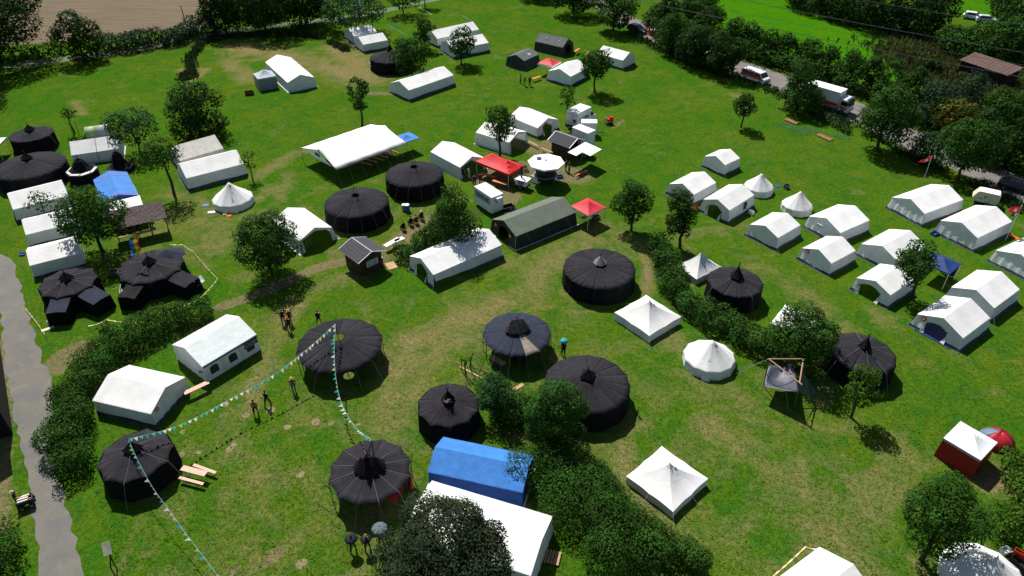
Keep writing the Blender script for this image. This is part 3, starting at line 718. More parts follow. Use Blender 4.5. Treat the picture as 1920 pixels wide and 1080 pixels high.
    if open_side or door=='open':
        n=max(2,int(L_/2)+1) if open_side else 2
        for i in range(n):
            xx=-h+.05+(L_-.1)*i/(n-1) if open_side else -h+.05
            yy=(open_side*w2) if open_side else (w2*(-1 if i==0 else 1))*.98
            b=MB(); b.tube((xx,yy,0),(xx,yy,He),.03,k=6); b.build('tent_pole',steel,t)
    return t
GR='white frame tents of the right-hand rows'
GL='white frame tents in the stacked row at the left'
gt=gable_tent
gt('frame_tent','smaller rear tent of the overlapping pair at the top, far from the black tent',(-30.34,146.57,0.586,4.91,4.67,1.64,2.50,0.21),ropes=0)
gt('frame_tent','front tent of the overlapping pair at the top, touching the black round tent',(-27.41,141.28,0.575,5.02,4.05,1.59,2.50,0.14))
gt('frame_tent','long white tent on the mown bank beside the grey pavilion',(-39.12,124.45,2.145,12.01,4.64,1.67,2.58,0.20),ropes=2,flapm=flapw)
gt('frame_tent','long white tent standing alone above the open grass at the top centre',(-15.27,119.66,0.796,9.81,4.85,1.75,2.68,0.23),ropes=2)
gt('frame_tent','longest white tent of the touching pair behind two young trees',(-11.9,146.2,0.654,9.9,4.2,1.65,2.70,0.12))
gt('frame_tent','nearer white tent of the touching pair, half hidden by a round tree',(-9.07,139.14,0.549,7.66,4.9,1.68,2.70,0.19))
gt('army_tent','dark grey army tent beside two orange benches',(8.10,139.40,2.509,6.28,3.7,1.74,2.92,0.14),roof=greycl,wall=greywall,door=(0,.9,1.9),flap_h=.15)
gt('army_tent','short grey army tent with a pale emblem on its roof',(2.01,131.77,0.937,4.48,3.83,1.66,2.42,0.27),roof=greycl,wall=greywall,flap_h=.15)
gt('frame_tent','white tent with a stained roof left of the round tree near the army tents',(9.93,124.58,0.930,5.79,4.63,1.70,2.57,0.26))
gt('frame_tent','white tent with a sagging ridge right of the orange benches',(19.18,132.38,2.415,5.8,3.9,1.72,2.69,0.14),ropes=2)
gt('frame_tent','white tent with a dark doorway left of the box van',(3.30,103.65,2.344,5.97,4.46,1.58,2.48,0.16),door=(.1,1.0,1.95),ropes=2)
gt('frame_tent','white tent with its whole front open behind the dark oval tree',(-1.57,98.09,2.535,5.90,4.41,1.79,2.55,0.17),door='open',flapm=flapw)
gt('frame_tent','white tent with clear side sheeting joined to the red double pavilion',(-7.56,90.90,2.312,6.41,4.24,1.67,2.58,0.24),wall=pvc,door='open',flapm=flapw)
gt('frame_tent','farthest white tent of the three stacked at the left edge, under a thin tree',(-59.57,79.76,0.616,5.97,5.0,1.67,2.69,0.22),group=GL)
gt('frame_tent','middle white tent of the three stacked at the left edge',(-54.82,73.40,0.551,5.17,4.1,1.65,2.56,0.22),group=GL)
gt('frame_tent','nearest white tent of the three at the left edge, behind the winged black tent',(-51.04,66.97,0.533,4.82,4.08,1.70,2.44,0.11),group=GL)
gt('frame_tent','white tent with a dark seam across roof and wall',(-58.80,93.88,0.377,6.06,3.9,1.56,2.72,0.12),seam=.1,flapm=flapw)
gt('ridge_tent','old beige canvas tent tucked behind a long white tent',(-44.60,93.2,0.70,6.03,4.9,1.50,2.7,0.15),roof=canvas_old,wall=canvas_old,flapm=None)
gt('frame_tent','long white tent in front of the beige canvas tent',(-40.71,88.05,0.595,7.44,4.9,1.71,2.75,0.25),ropes=2)
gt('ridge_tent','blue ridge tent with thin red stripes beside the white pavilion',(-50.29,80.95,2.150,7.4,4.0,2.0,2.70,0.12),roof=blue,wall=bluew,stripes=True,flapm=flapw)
gt('frame_tent','white tent with a wide open dark front right of the large spreading tree',(-24.78,72.81,2.329,6.16,4.18,1.57,2.45,0.40),door='open',flapm=flapw)
gt('frame_tent','long off-white tent with raised near side, right of the wooden kiosk',(-6.20,66.96,0.684,9.23,4.54,1.70,2.61,0.18),roof=canvas,wall=canvas_wall,door=(0,1.0,1.8),ropes=1,open_side=-1)
raised=[o for o in COL.objects if o.get('label','').startswith('long off-white tent')][0]
b=MB(); rows=[[(-4.62+9.24*i/16,-2.27-.02-(.35-.25*i/16)*k/4,1.66-(1.66-max(.22,.98-.95*i/16))*k/4+.03*math.sin(i*1.3)*k/4) for k in range(5)] for i in range(17)]; b.grid(rows); b.build('side_wall',canvas_wall,raised,True)
b=MB(); b.face([(-.5,-2.52,.50),(4.62,-2.42,.30),(4.7,-2.55,0),(.2,-2.60,.10)]); b.build('mud_flap',flap,raised)
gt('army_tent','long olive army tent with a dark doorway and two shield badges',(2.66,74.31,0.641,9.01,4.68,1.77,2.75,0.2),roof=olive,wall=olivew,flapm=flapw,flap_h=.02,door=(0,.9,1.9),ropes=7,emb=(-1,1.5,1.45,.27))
for P,lb,k in [
 ((51.83,78.80,0.494,7.19,4.53,1.60,2.50,0.28),'long white tent with loose grey gable just below the red pennant flag',dict()),
 ((28.91,90.26,0.689,3.22,3.37,1.60,2.31,0.22),'smallest white tent, standing alone farthest up the right-hand meadow',dict(ropes=1)),
 ((31.03,72.66,0.680,4.41,3.74,1.54,2.27,0.33),'closed white tent left of the one with a bulge in its gable',dict(ropes=2)),
 ((35.52,67.45,0.616,4.36,3.68,1.51,2.33,0.30),'white tent with a round red badge and a closed crinkled gable',dict(emb=(-1,1.15,1.42,.26))),
 ((43.67,55.57,0.631,5.16,4.46,1.46,2.45,0.33),'nearest white tent with a red badge and an open blue-floored doorway',dict(emb=(-1,1.55,1.35,.28),door=(.15,1.1,1.45))),
 ((55.00,73.26,0.547,6.97,4.46,1.69,2.57,0.30),'long white tent beside the pole with the red and black flags',dict()),
 ((43.17,68.30,0.615,5.49,4.47,1.51,2.45,0.25),'white tent half hidden behind the round maple, next to the dark blue pavilion',dict()),
 ((39.45,61.75,0.644,4.40,3.71,1.53,2.23,0.29),'white tent with a black open doorway beside the round maple',dict(door=(.2,1.15,1.45))),
 ((49.09,60.00,0.630,5.29,4.29,1.59,2.56,0.30),'white tent directly behind the nearest badged tent',dict(ropes=1)),
 ((57.65,66.44,0.520,5.28,4.79,1.52,2.39,0.31),'white tent cut off by the right edge',dict()),
 ((23.41,83.03,0.734,4.70,3.75,1.47,2.29,0.30),'white tent behind the very dark oval tree',dict(ropes=2)),
 ((27.06,78.93,0.760,5.49,3.67,1.72,2.49,0.28),'white tent with an open doorway and trousers drying on its side',dict(door=(.1,.95,1.6))),
 ((39.06,74.06,0.564,5.27,4.38,1.59,2.45,0.27),'white tent with a small bulge in its gable beside the second bell tent',dict())]:
    tt=gt('frame_tent',lb,P,group=GR,**k)
    if 'trousers' in lb:
        b=MB()
        for dx in(-.18,.18): b.box((1.2-.6+dx,-1.98-.12,1.0),(.2,.05,.8),rz=0)
        b.box((.6,-2.06,1.42),(.55,.06,.22)); o=b.build('trousers',shb); o.matrix_world=Matrix.Translation(tt.location)@Matrix.Rotation(tt.rotation_euler.z,4,'Z'); tag(o,'black trousers hung to dry on the side wall of a white tent','trousers')
    if 'bulge' in lb and 'second' in lb:
        b=MB(); b.box((-2.9,.4,1.25),(.12,.7,.4)); b.build('window_cover',flapw,tt)
    if 'blue-floored' in lb:
        b=MB(); b.box((-1.6,0,.03),(3.2,3.6,.05)); b.build('floor_sheet',navyp,tt)
gt('frame_tent','white tent with a red badge between the long hedge and the bunting tent',(-32.55,45.36,2.868,5.79,4.57,1.53,2.43,0.10),emb=(-1,1.6,1.35,.22),ropes=1)
gt('party_marquee','pale party marquee with arched windows and a dark banner',(-27.92,51.49,0.899,5.70,4.86,1.9,2.85,0.05),roof=pvc,wall=canvas_wall,flapm=None)
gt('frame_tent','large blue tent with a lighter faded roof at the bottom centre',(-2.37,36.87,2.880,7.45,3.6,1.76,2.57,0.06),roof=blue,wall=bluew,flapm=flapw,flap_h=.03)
gt('frame_tent','big white tent half covered by the copper maple at the bottom',(-2.4,31.2,2.802,9.43,4.9,1.9,2.55,0.15),flapm=None)
gt('frame_tent','white tent cut off by the bottom edge behind barrier tape',(20.1,25.9,0.579,6.3,4.7,1.61,2.64,0.15),flapm=flapw)
# details on the party marquee
mq=[o for o in COL.objects if o.name.startswith('party_marquee')][0]
for cx in (-1.9,0.05,1.95):
    b=MB(); pts=[(cx-.42,-2.50,.55),(cx+.42,-2.50,.55),(cx+.42,-2.485,1.25)]+[(cx+.42*math.cos(a),-2.485,1.25+.22*math.sin(a)) for a in np.linspace(.3,math.pi-.3,5)]+[(cx-.42,-2.485,1.25)]
    b.face(pts); b.build('window',mat('smoked_film',(.035,.038,.035),.35,.2,2),mq)
b=MB(); b.face([(1.35,-2.55,1.02),(2.78,-2.53,1.08),(2.78,-2.53,1.75),(1.35,-2.55,1.72)]); ban=b.build('banner',mat('banner_cloth',(.012,.010,.035),.8,.1,3),mq)
place_text('XXMM',.50,mat('banner_print',(.30,.24,.36),.8,.05,3),ban,frame_at((2.07,-2.56,1.42),(1,0,0),(0,0,1)))
b=MB(); b.face([(1.5,-2.562,1.13),(2.6,-2.545,1.17),(2.6,-2.545,1.20),(1.5,-2.562,1.16)]); b.build('banner_line',paintw,ban)
for cx in(-.95,1.0):
    b=MB(); b.box((cx,-2.53,.95),(.28,.05,1.5)); b.build('rolled_door',canvas_wall,mq)
b=MB(); b.box((0,-2.50,1.80),(5.7,.06,.24)); b.build('valance',mat('grey_valance',(.16,.19,.24),.8,.1,2),mq)
# second shield badge and roof marks on the army tents
for o in list(COL.objects):
    if o.name=='army_tent.002': emblem(o,(-4.72,-1.5,1.45),(0,-1,0),(-.1,0,1),.27)
    if o.name=='army_tent.001':
        b=MB(); b.face([(.1,-.9,2.10),(.75,-.9,2.10),(.75,-1.3,1.93),(.1,-1.3,1.93)]); b.build('roof_mark',paintw,o); b=MB(); b.face([(.25,-1.0,2.085),(.6,-1.0,2.085),(.6,-1.25,1.98),(.25,-1.25,1.98)]); b.build('roof_cross',redp,o)
    if o.name=='army_tent':
        for xx in(-1.7,1.2):
            b=MB(); b.tube((xx,.8,2.38),(xx,.8,2.5),.10,k=8); b.build('vent',paintw,o)
# ------------------------------------------------------------------ black round tents
GB='black round tents'
def round_tent(label,x,y,Rr,za,He=2.0,n=12,cap='cap',walls=True,rot=.1,lines=0,roofm_=black,hole=.42,group=GB,polez=0,oc=.0,capm=None,wallh=0,scallop=.03,poles=True,name='black_round_tent',odd=None):
    t=thing(name,label,'tent',(x,y,0),rot,group)
    da=2*math.pi/n; zr=za; 
    rows=[]
    for i in range(7):
        k=i/6; r=hole+(Rr-hole)*k; z=zr+(He-zr)*(k**.88)
        row=[]
        for j in range(5):
            a=-da/2+da*j/4; q=1 if j in(0,4) else math.cos(da/2)/math.cos(a)
            rr=r*(q if k>0 else 1)-scallop*k*(0 if j in(0,4) else 1)*(1.3 if j==2 else 1)
            zz=z-(0 if j in(0,4) else (.045 if scallop>.08 else .008)*math.sin(math.pi*k))
            row.append((math.cos(a)*rr,math.sin(a)*rr,zz))
        rows.append(row)
    b=MB(); b.grid(rows,flip=True); me=b.mesh('roof_panel',roofm_,True)
    for i in range(n):
        m_=me
        if odd and i in odd:
            m_=me.copy(); m_.materials.clear(); m_.materials.append(odd[i])
        o=obj('roof_panel',m_,t); o.rotation_euler=(0,0,da*i)
        md=o.modifiers.new('thickness','SOLIDIFY'); md.thickness=.015
        if odd and i in odd: o['label']='pale strip of cloth among the black roof panels'
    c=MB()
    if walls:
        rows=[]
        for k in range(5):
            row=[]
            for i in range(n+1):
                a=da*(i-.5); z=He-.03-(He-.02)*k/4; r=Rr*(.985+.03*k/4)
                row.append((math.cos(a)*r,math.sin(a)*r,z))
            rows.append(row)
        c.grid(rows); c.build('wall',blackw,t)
    for i in range(n):
        a=da*(i-.5)
        if not walls or i%2==0:
            p=MB(); p.tube((math.cos(a)*Rr*.98,math.sin(a)*Rr*.98,0),(math.cos(a)*Rr*.98,math.sin(a)*Rr*.98,He),.035,k=5); p.build('tent_pole',polem,t)
        if not walls or cap=='hole':
            p=MB(); p.tube((math.cos(a)*Rr,math.sin(a)*Rr,He),(math.cos(a)*(Rr+1.1),math.sin(a)*(Rr+1.1),0),.012,k=4); p.build('guy_rope',rope,t)
    cm=capm or blackcap
    if cap in('cap','hat','tall','ridge','tepee'):
        hc={'cap':.75,'hat':.85,'tall':1.35,'ridge':1.0,'tepee':1.1}[cap]; rc={'cap':.78,'hat':.72,'tall':.75,'ridge':1.0,'tepee':.6}[cap]; kk={'cap':4,'hat':7,'tall':6,'ridge':8,'tepee':5}[cap]
        zc=zr+.12
        b=MB(); 
        if cap=='ridge':
            rows=[]
            for i in range(2):
                pass
            A=[Vector((-.55,0,zc+hc)),Vector((.55,0,zc+hc*.98))]
            ring=[Vector((math.cos(q)*1.25,math.sin(q)*.95,zc-.02+.06*(i%2))) for i,q in enumerate(np.linspace(0,2*math.pi,13)[:-1])]
            for i in range(12):
                p0,p1=ring[i],ring[(i+1)%12]; m0=A[1] if p0.x>.05 else A[0]; m1=A[1] if p1.x>.05 else A[0]
                b.face([p0,p1,m1,m0] if m0!=m1 else [p0,p1,m0])
        else:
            rows=[]
            for i in range(5):
                k=i/4; rr=rc*(k**(1.0 if cap!='tall' else 1.5))+.02; row=[]
                for j in range(kk+1):
                    a=2*math.pi*j/kk+.3; row.append((math.cos(a)*rr,math.sin(a)*rr,zc+hc-hc*k))
                rows.append(row)
            b.grid(rows,flip=True)
        b.build('smoke_cap',cm,t,False,.02)
        b=MB()
        b.tube((.35,.15,zr-.3),(-.12,-.05,zc+hc+.45),.03,k=5); b.build('cross_pole',polem,t)
        b=MB(); b.tube((-.35,.1,zr-.3),(.10,-.03,zc+hc+.42),.03,k=5); b.build('cross_pole',polem,t)
    if cap=='hole':
        b=MB(); rows=[[(math.cos(a)*r,math.sin(a)*r,z) for a in np.linspace(0,2*math.pi,17)] for r,z in((hole+.02,zr+.03),(hole-.02,zr-.12))]; b.grid(rows); b.build('smoke_ring',blackcap,t,False,.03)
        for s in(-1,1):
            b=MB(); b.tube((s*.35,-.05*s,zr-.5),(s*.06,.02,zr+1.25),.035,k=5); b.build('cross_pole',polem,t)
    if polez:
        b=MB(); b.tube((0,0,0),(oc,0,polez),.05,.035,k=6); b.build('centre_pole',polem,t)
    for i in range(lines):
        a=da*(round(i*n/lines)-.5)
        b=MB(); b.line([(math.cos(a)*(hole+.1),math.sin(a)*(hole+.1),zr+.12),(math.cos(a)*Rr*.5,math.sin(a)*Rr*.5,(zr*.5+He*.5)+.05),(math.cos(a)*Rr,math.sin(a)*Rr,He+.04)],.010,k=4)
        b.tube((math.cos(a)*Rr,math.sin(a)*Rr,He+.04),(math.cos(a)*(Rr+1.0),math.sin(a)*(Rr+1.0),0),.012,k=4)
        b.build('guy_rope',rope,t)
    return t
rt=round_tent
j1=rt('black round tent farthest up the left edge, smaller of the two',-69.42,96.80,2.98,2.62,lines=3,cap='cap')
j2=rt('very large black round tent cut by the left edge',-64.26,86.85,4.40,3.05,n=16,cap='cap')
j3=rt('black round tent with a white sign on its wall behind the pale-tipped tree',-22.01,129.81,3.83,3.2,cap='tepee')
j6=rt('black round tent with an open smoke hole right of the big open marquee',-12.73,84.45,3.85,3.1,n=16,cap='hole',walls=True)
j7=rt('black round tent with an open smoke hole above the little wooden kiosk',-19.03,77.07,3.95,3.0,n=16,cap='hole',walls=True)
j8=rt('large black round tent with a pale grey smoke cap',9.33,63.01,3.89,2.62,n=18,cap='hat',capm=greycap)
j9=rt('black round tent with a tall witch-hat cap behind the diagonal hedge',23.23,60.53,2.88,2.65,cap='tall',lines=5)
j10=rt('large open-sided black round tent with the bunting pole in its middle',-15.99,50.58,4.00,2.95,n=14,cap='',walls=False,hole=.5,polez=4.55,roofm_=black)
j11=rt('open black round tent with a beige strip in its roof',0.47,52.20,3.30,2.6,n=14,cap='ridge',walls=False,lines=9,roofm_=navy,odd={11:beige},capm=mat('faded_cap',(.045,.042,.042),.95,.15,4,.04,6),rot=.25)
j12=rt('largest black round tent of the lower half with a black pyramid cap',6.54,45.45,3.78,2.85,n=16,cap='cap')
j13=rt('closed ribbed black round tent with a purple flower on top',-5.35,42.89,2.71,2.5,n=10,cap='tepee',scallop=.12)
j14=rt('black round tent holding the bunting in the lower left',-29.40,37.45,2.85,2.68,n=10,cap='cap',lines=4,polez=3.9,scallop=.12)
j15=rt('black round tent with a red streamer between its two poles',-10.83,35.89,3.21,2.5,He=2.1,n=12,cap='ridge',walls=False,lines=10,scallop=.10)
j16=rt('rightmost black round tent with pale rope lines',32.08,49.44,2.97,2.75,cap='tepee',lines=7)
j17=rt('black round tent with two porch wings beside the gravel path',-46.11,60.48,2.88,2.42,n=10,cap='cap',lines=6,scallop=.10)
j18=rt('large black tent with two porch wings under the rainbow flag',-38.67,63.34,3.40,2.5,n=12,cap='cap',lines=4,scallop=.10)
def wing(parent,a,r0,L_,w_,He=1.95,H2=1.55,m_=navy):
    # porch running outwards from the tent wall; a in world direction
    ca,sa=math.cos(a-parent.rotation_euler.z),math.sin(a-parent.rotation_euler.z)
    def T(u,v,z): return (u*ca-v*sa,u*sa+v*ca,z)
    b=MB(); rows=[[T(r0+L_*i/5,w_/2*(-1+2*j/4),He+(H2-He)*i/5-.10*abs(-1+2*j/4)-.04*math.sin(i)) for j in range(5)] for i in range(6)]
    b.grid(rows); b.build('porch_roof',m_,parent,False,.015)
    b=MB()
    for s in(-1,1): b.face([T(r0-.3,s*w_/2,He-.12),T(r0+L_,s*w_/2,H2-.12),T(r0+L_+.08,s*(w_/2+.1),0),T(r0-.3,s*(w_/2+.1),0)])
    b.face([T(r0+L_,-w_/2,H2-.12),T(r0+L_,w_/2,H2-.12),T(r0+L_+.08,w_/2+.1,0),T(r0+L_+.08,-w_/2-.1,0)])
    b.build('porch_wall',blackw,parent)
wing(j17,R(-80),2.6,2.0,1.9); wing(j17,R(-28),2.6,2.4,2.0,m_=navy)
wing(j18,R(-98),3.1,1.9,1.9,m_=black); wing(j18,R(-24),3.1,2.5,2.0,m_=black)
b=MB(); b.face([loc2(j18,G(356,524,1.15)),loc2(j18,G(369,538,.75)),loc2(j18,G(384,526,.8)),loc2(j18,G(377,516,1.2))]); b.build('porch_window',flapw,j18)
# second low peak at the back of the big winged tent
b=MB(); 
for i in range(7):
    a0=2*math.pi*i/7;a1=2*math.pi*(i+1)/7; b.face([(1.2+1.9*math.cos(a0),2.2+1.6*math.sin(a0),1.95),(1.2+1.9*math.cos(a1),2.2+1.6*math.sin(a1),1.95),(1.2,2.0,2.75)])
b.build('rear_peak',navy,j18)
b=MB(); b.box((0,0,1.25),(1.05,.03,.62)); sgn=b.build('sign_board',paintw,j3)
pw=G(702,119,1.3); lp=loc2(j3,pw); aa=math.atan2(lp.y,lp.x); sgn.location=(math.cos(aa)*3.92,math.sin(aa)*3.92,0); sgn.rotation_euler=(0,0,aa+math.pi/2)
for i,dx in enumerate((-.3,0,.3)):
    b=MB(); b.face([(dx+.11*math.cos(q),-.022,1.25+.13*math.sin(q)) for q in np.linspace(0,2*math.pi,9)[:-1]]); b.build('sign_mark',ink,sgn)
# flower cloth on the ribbed tent
b=MB()
for i in range(9):
    a=i*.8; b.grid([[(math.cos(a)*r*.5+.1*math.sin(r*6+i),math.sin(a)*r*.5-.55+.08*k,3.0+.18*math.sin(r*4+i)+.02*k) for k in range(2)] for r in np.linspace(.05,.75,5)])
o=b.build('flower_cloth',mauve,None,True,.02); o.location=j13.location; tag(o,'crumpled mauve cloth hanging from the tip of the ribbed black tent','cloth')
# small black and white chimney tent and its neighbour
def kohte(label,x,y,r,H,band=True,rot=.3,walls=.95):
    t=thing('black_cone_tent',label,'tent',(x,y,0),rot); n=8
    b=MB(); rows=[[(math.cos(a)*rr,math.sin(a)*rr,z) for a in np.linspace(0,2*math.pi,n+1)] for rr,z in((r,0),(r*1.0,walls))]; b.grid(rows,flip=True); b.build('wall',blackw,t)
    b=MB(); rows=[[(math.cos(a)*rr,math.sin(a)*rr,z) for a in np.linspace(0,2*math.pi,n+1)] for rr,z in((r*1.04,walls),(r*.80,walls+.16))]; b.grid(rows,flip=True); b.build('eave_band',black,t)
    if band:
        b=MB(); rows=[[(math.cos(a)*rr,math.sin(a)*rr,z) for a in np.linspace(0,2*math.pi,n+1)[:6]] for rr,z in((r*.97,walls+.07),(r*.83,walls+.18))]; o=b.build('paper_band',paintw,t) if False else None
        b=MB(); b.grid([[ (p[0],p[1],p[2]+.03) for p in row] for row in rows],flip=True); o=b.build('paper_band',paintw,t); o.rotation_euler=(0,0,R(160)-rot)
        for q in range(4):
            c=MB(); a=math.pi/4*(q+.9); c.box((math.cos(a)*r*.88,math.sin(a)*r*.88,walls+.165),(.05,.35,.02),rz=a); c.build('print_mark',ink,o)
    b=MB(); rows=[[(math.cos(a)*rr,math.sin(a)*rr,z) for a in np.linspace(0,2*math.pi,n+1)] for rr,z in((r*.80,walls+.14),(r*.55,walls+.6),(r*.30,H-.15),(.34,H))]; b.grid(rows,flip=True); b.build('roof',blackcap,t)
    for s in(-1,1):
        b=MB(); b.tube((s*.3,0,H-.6),(-s*.12,0,H+.75),.03,k=5); b.build('cross_pole',polem,t)
    return t
kohte('small black tent with a white printed band round its roof',*G(161,338)[:2],1.95,3.05,walls=1.5)
kohte('small black pointed tent squeezed between the blue tent and a white tent',*G(228,318)[:2],1.75,2.6,band=False,walls=.5)
# ------------------------------------------------------------------ bell tents
def bell_tent(label,x,y,r,za,He=.7,n=12,rot=.2,door=None,square=False,ropes=0,name='bell_tent',sy=1.0,group=None,dark_tip=True):
    t=thing(name,label,'tent',(x,y,0),rot,group)
    K=n*4; rows=[]
    for i in range(12):
        k=i/11; row=[]
        for j in range(K+1):
            a=2*math.pi*j/K
            if square:
                p=.33; c,s=math.cos(a),math.sin(a); m_=max(abs(c),abs(s)); rr=r/m_ ; rr=rr*(1-.07*math.sin(math.pi*min(1,k))*1) ; base=1-.06*(1-abs(math.cos(2*a)))*0
                # eave slightly scalloped between the corner and mid poles
                rr*=1-.028*k*(abs(math.sin(4*a))); z=za+(He-za)*(k**.72)
                f=abs(math.cos(2*a)); z+=-.0*f
            else:
                ph=(j%4)/4; sc=1-.045*k*math.sin(math.pi*ph)**1; rr=r*sc; z=za+(He-za)*(k**.86)-.03*math.sin(math.pi*ph)*math.sin(math.pi*k)
            rr=.05+(rr-.05)*k
            row.append((math.cos(a)*rr,math.sin(a)*rr*sy,z))
        rows.append(row)
    b=MB(); b.grid(rows,flip=True); b.build('roof',canvas,t,not square,.012)
    E=rows[-1]
    b=MB(); b.grid([[ (p[0]*.975,p[1]*.975,p[2]-.02) for p in E],[(p[0]*1.0,p[1]*1.0,0) for p in E]]); b.build('wall',canvas_wall,t)
    b=MB(); b.tube((0,0,za-.05),(0,0,za+.14),.05,.03,k=6); b.build('pole_tip',dark if dark_tip else paintw,t)
    b=MB(); b.face([(.10,-.34,za-.34*.55),(.30,-.42,za-.52*.55),(.26,-.62,za-.60),(.08,-.5,za-.42)]); b.build('vent_hood',flapw,t)
    for i in range(ropes):
        j=int(K*(i+.5)/ropes) if not square else int(K*i/ropes); p=Vector(E[j]); q=p.normalized(); o=Vector((p.x,p.y,0)).normalized()
        b=MB(); b.tube(p,(p.x+o.x*1.3,p.y+o.y*1.3,0),.012,k=4); b.build('guy_rope',rope,t)
    if door is not None:
        a=door; c,s=math.cos(a),math.sin(a); b=MB()
        b.face([(c*r*.52-s*.0,s*r*.52,za*.66),(c*r*1.04+s*.38,s*r*1.04-c*.38,0),(c*r*1.06,s*r*1.06,.0)]); b.face([(c*r*.52,s*r*.52,za*.66),(c*r*1.06,s*r*1.06,0),(c*r*1.04-s*.38,s*r*1.04+c*.38,0)]); b.build('door_flap',canvas_wall,t)
    return t
bell_tent('white bell tent right of the tent with the drying trousers, farther of two',32.28,83.53,1.93,2.6,ropes=6,group='pair of white bell tents')
bell_tent('white bell tent nearer the long tents, right one of the pair',35.75,78.73,1.92,2.65,ropes=6,rot=.5,group='pair of white bell tents')
bell_tent('white bell tent with deep folds below the long white tent at the left',-35.52,80.38,2.59,3.0,door=R(-80))
bell_tent('white bell tent below the diagonal hedge with a slightly open door',18.48,50.31,2.45,2.8,He=.8,door=R(-120),ropes=4)
bell_tent('square white pyramid tent left of the diagonal hedge',13.62,56.46,2.35,2.6,He=.9,square=True,rot=R(39),ropes=8)
bell_tent('square white pyramid tent with a long row of ropes near the bottom',12.08,36.28,2.25,2.45,He=.8,square=True,rot=R(43),ropes=8)
bell_tent('large white bell tent half in tree shade at the bottom right corner',*G(1838,1092)[:2],2.75,3.0,ropes=0)
bell_tent('white tent peeping out behind the large dense round tree by the hedge',*G(1490,612)[:2],1.9,1.9,square=True,rot=.9)
rd=bell_tent('white ridge-shaped scout tent behind the diagonal hedge',*G(1308,510)[:2],2.0,2.6,He=.75,square=True,rot=R(35),sy=.8)
# ------------------------------------------------------------------ barn just left of the frame, whose shadow reaches the path
def barn():
    e=G(27,898)+Vector((-2.3,4.6,0)); e.z=0; d=(G(2,720)-G(27,898)); d.z=0; d.normalize(); n=Vector((-d.y,d.x,0)); n=n if n.x<0 else -n
    t=thing('barn','dark-roofed barn just beyond the left edge beside the gravel path','barn',e,math.atan2(d.y,d.x)); L_=16; W=8; s=1 if (Matrix.Rotation(math.atan2(d.y,d.x),3,'Z')@Vector((0,1,0))).dot(n)>0 else -1
    b=MB(); b.face([(0,0,6.1),(L_,0,6.1),(L_,s*W/2,8.4),(0,s*W/2,8.4)]); b.build('roof_slope',roofm,t,False,.12)
    b=MB(); b.face([(0,s*W,6.1),(L_,s*W,6.1),(L_,s*W/2,8.4),(0,s*W/2,8.4)]); b.build('roof_slope',roofm,t,False,.12)
    b=MB(); b.box((L_/2,s*.4,2.4),(L_-.8,.2,4.8)); b.build('wall',mat('shadow_toned_barn_board',(.012,.011,.010),.9,.2,3),t); b=MB(); b.box((L_/2,s*(W-.4),2.4),(L_-.8,.2,4.8)); b.build('wall',mat('shadow_toned_barn_board',(.012,.011,.010),.9,.2,3),t)  # board colour blackened to stand in for the shadow strip at the edge
    for x in(.4,L_-.4):
        b=MB(); b.extr([(0,0)]*0+[(s*.3,0),(s*(W-.3),0),(s*(W-.3),4.7),(s*W/2,6.9),(s*.3,4.7)],-.1,.1); b.v=[(x+y,x_,z) for x_,y,z in b.v]; b.build('gable_wall',mat('shadow_toned_barn_board',(.012,.011,.010),.9,.2,3),t)
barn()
# ------------------------------------------------------------------ pavilions
def canopy(label,cx,cy,lx,ly,ang,m_=red,z=2.1,pk=2.95,valm=None,wallm=None,peaks=1,legs=True,val=.22,name='pavilion',wsides=(0,1,2,3),wh=None):
    t=thing(name,label,'pavilion',(cx,cy,0),ang); hx,hy=lx/2,ly/2
    P=[(-hx,-hy),(hx,-hy),(hx,hy),(-hx,hy)]
    if peaks==1: pk_=[(0,0,pk)]
    else: pk_=[(-hx*.5,0,pk),(hx*.5,0,pk)]
    def height(u,v): 
        d=max(abs(u)/hx if peaks==1 else max(0,(abs(u)-hx*.5)/(hx*.5)),abs(v)/hy); d=min(1,d)
        sag=-.10*math.sin(math.pi*d)
        zz=pk+(z-pk)*d+sag
        if peaks==2 and abs(u)<hx*.5: zz-=.16*math.cos(u/(hx*.5)*math.pi/2)*(1-d)
        return zz
    n=13; b=MB(); b.grid([[(-hx+lx*i/(n-1),-hy+ly*j/(n-1),height(-hx+lx*i/(n-1),-hy+ly*j/(n-1))) for j in range(n)] for i in range(n)])
    b.build('roof',m_,t,False,.01)
    b=MB()
    for i in range(4):
        a,c=P[i],P[(i+1)%4]; b.face([(a[0],a[1],z),(c[0],c[1],z),(c[0],c[1],z-val),(a[0],a[1],z-val)])
    b.build('valance',valm or m_,t,False,.008)
    if legs:
        for a in P:
            b=MB(); b.box((a[0]*.97,a[1]*.97,z/2),(.05,.05,z)); b.build('leg',paintw,t)
    if wallm:
        for i in wsides:
            a,c=P[i],P[(i+1)%4]; k=1.03; b=MB(); b.face([(a[0]*.985,a[1]*.985,z-.05),(c[0]*.985,c[1]*.985,z-.05),(c[0]*k,c[1]*k,0),(a[0]*k,a[1]*k,0)]); b.build('side_wall',wallm,t,False,.01)
    return t
canopy('small red pavilion between the grey and white army tents at the top',6.65,126.82,3,3,R(56),pinkred,valm=paintw,val=.35)
c2=canopy('long red double pavilion joined to a white tent in the kitchen area',-1.62,87.33,5.8,3.2,R(139.5-180),red,peaks=2,pk=3.0,val=.28)
canopy('light blue pavilion at the right end of the big open marquee',-15.2,95.4,3,2.6,R(40),blue,pk=2.6,val=.1)
canopy('red single pavilion at the end of the olive army tent',9.22,75.87,3,3,R(41),pinkred,valm=paintw,val=.2)
c5=canopy('dark blue pavilion standing beside the round maple',46.2,63.9,3,3,R(40),mat('dark_blue_cloth',(.012,.04,.17),.6,.1,2,.02,3),pk=2.8,val=.1)
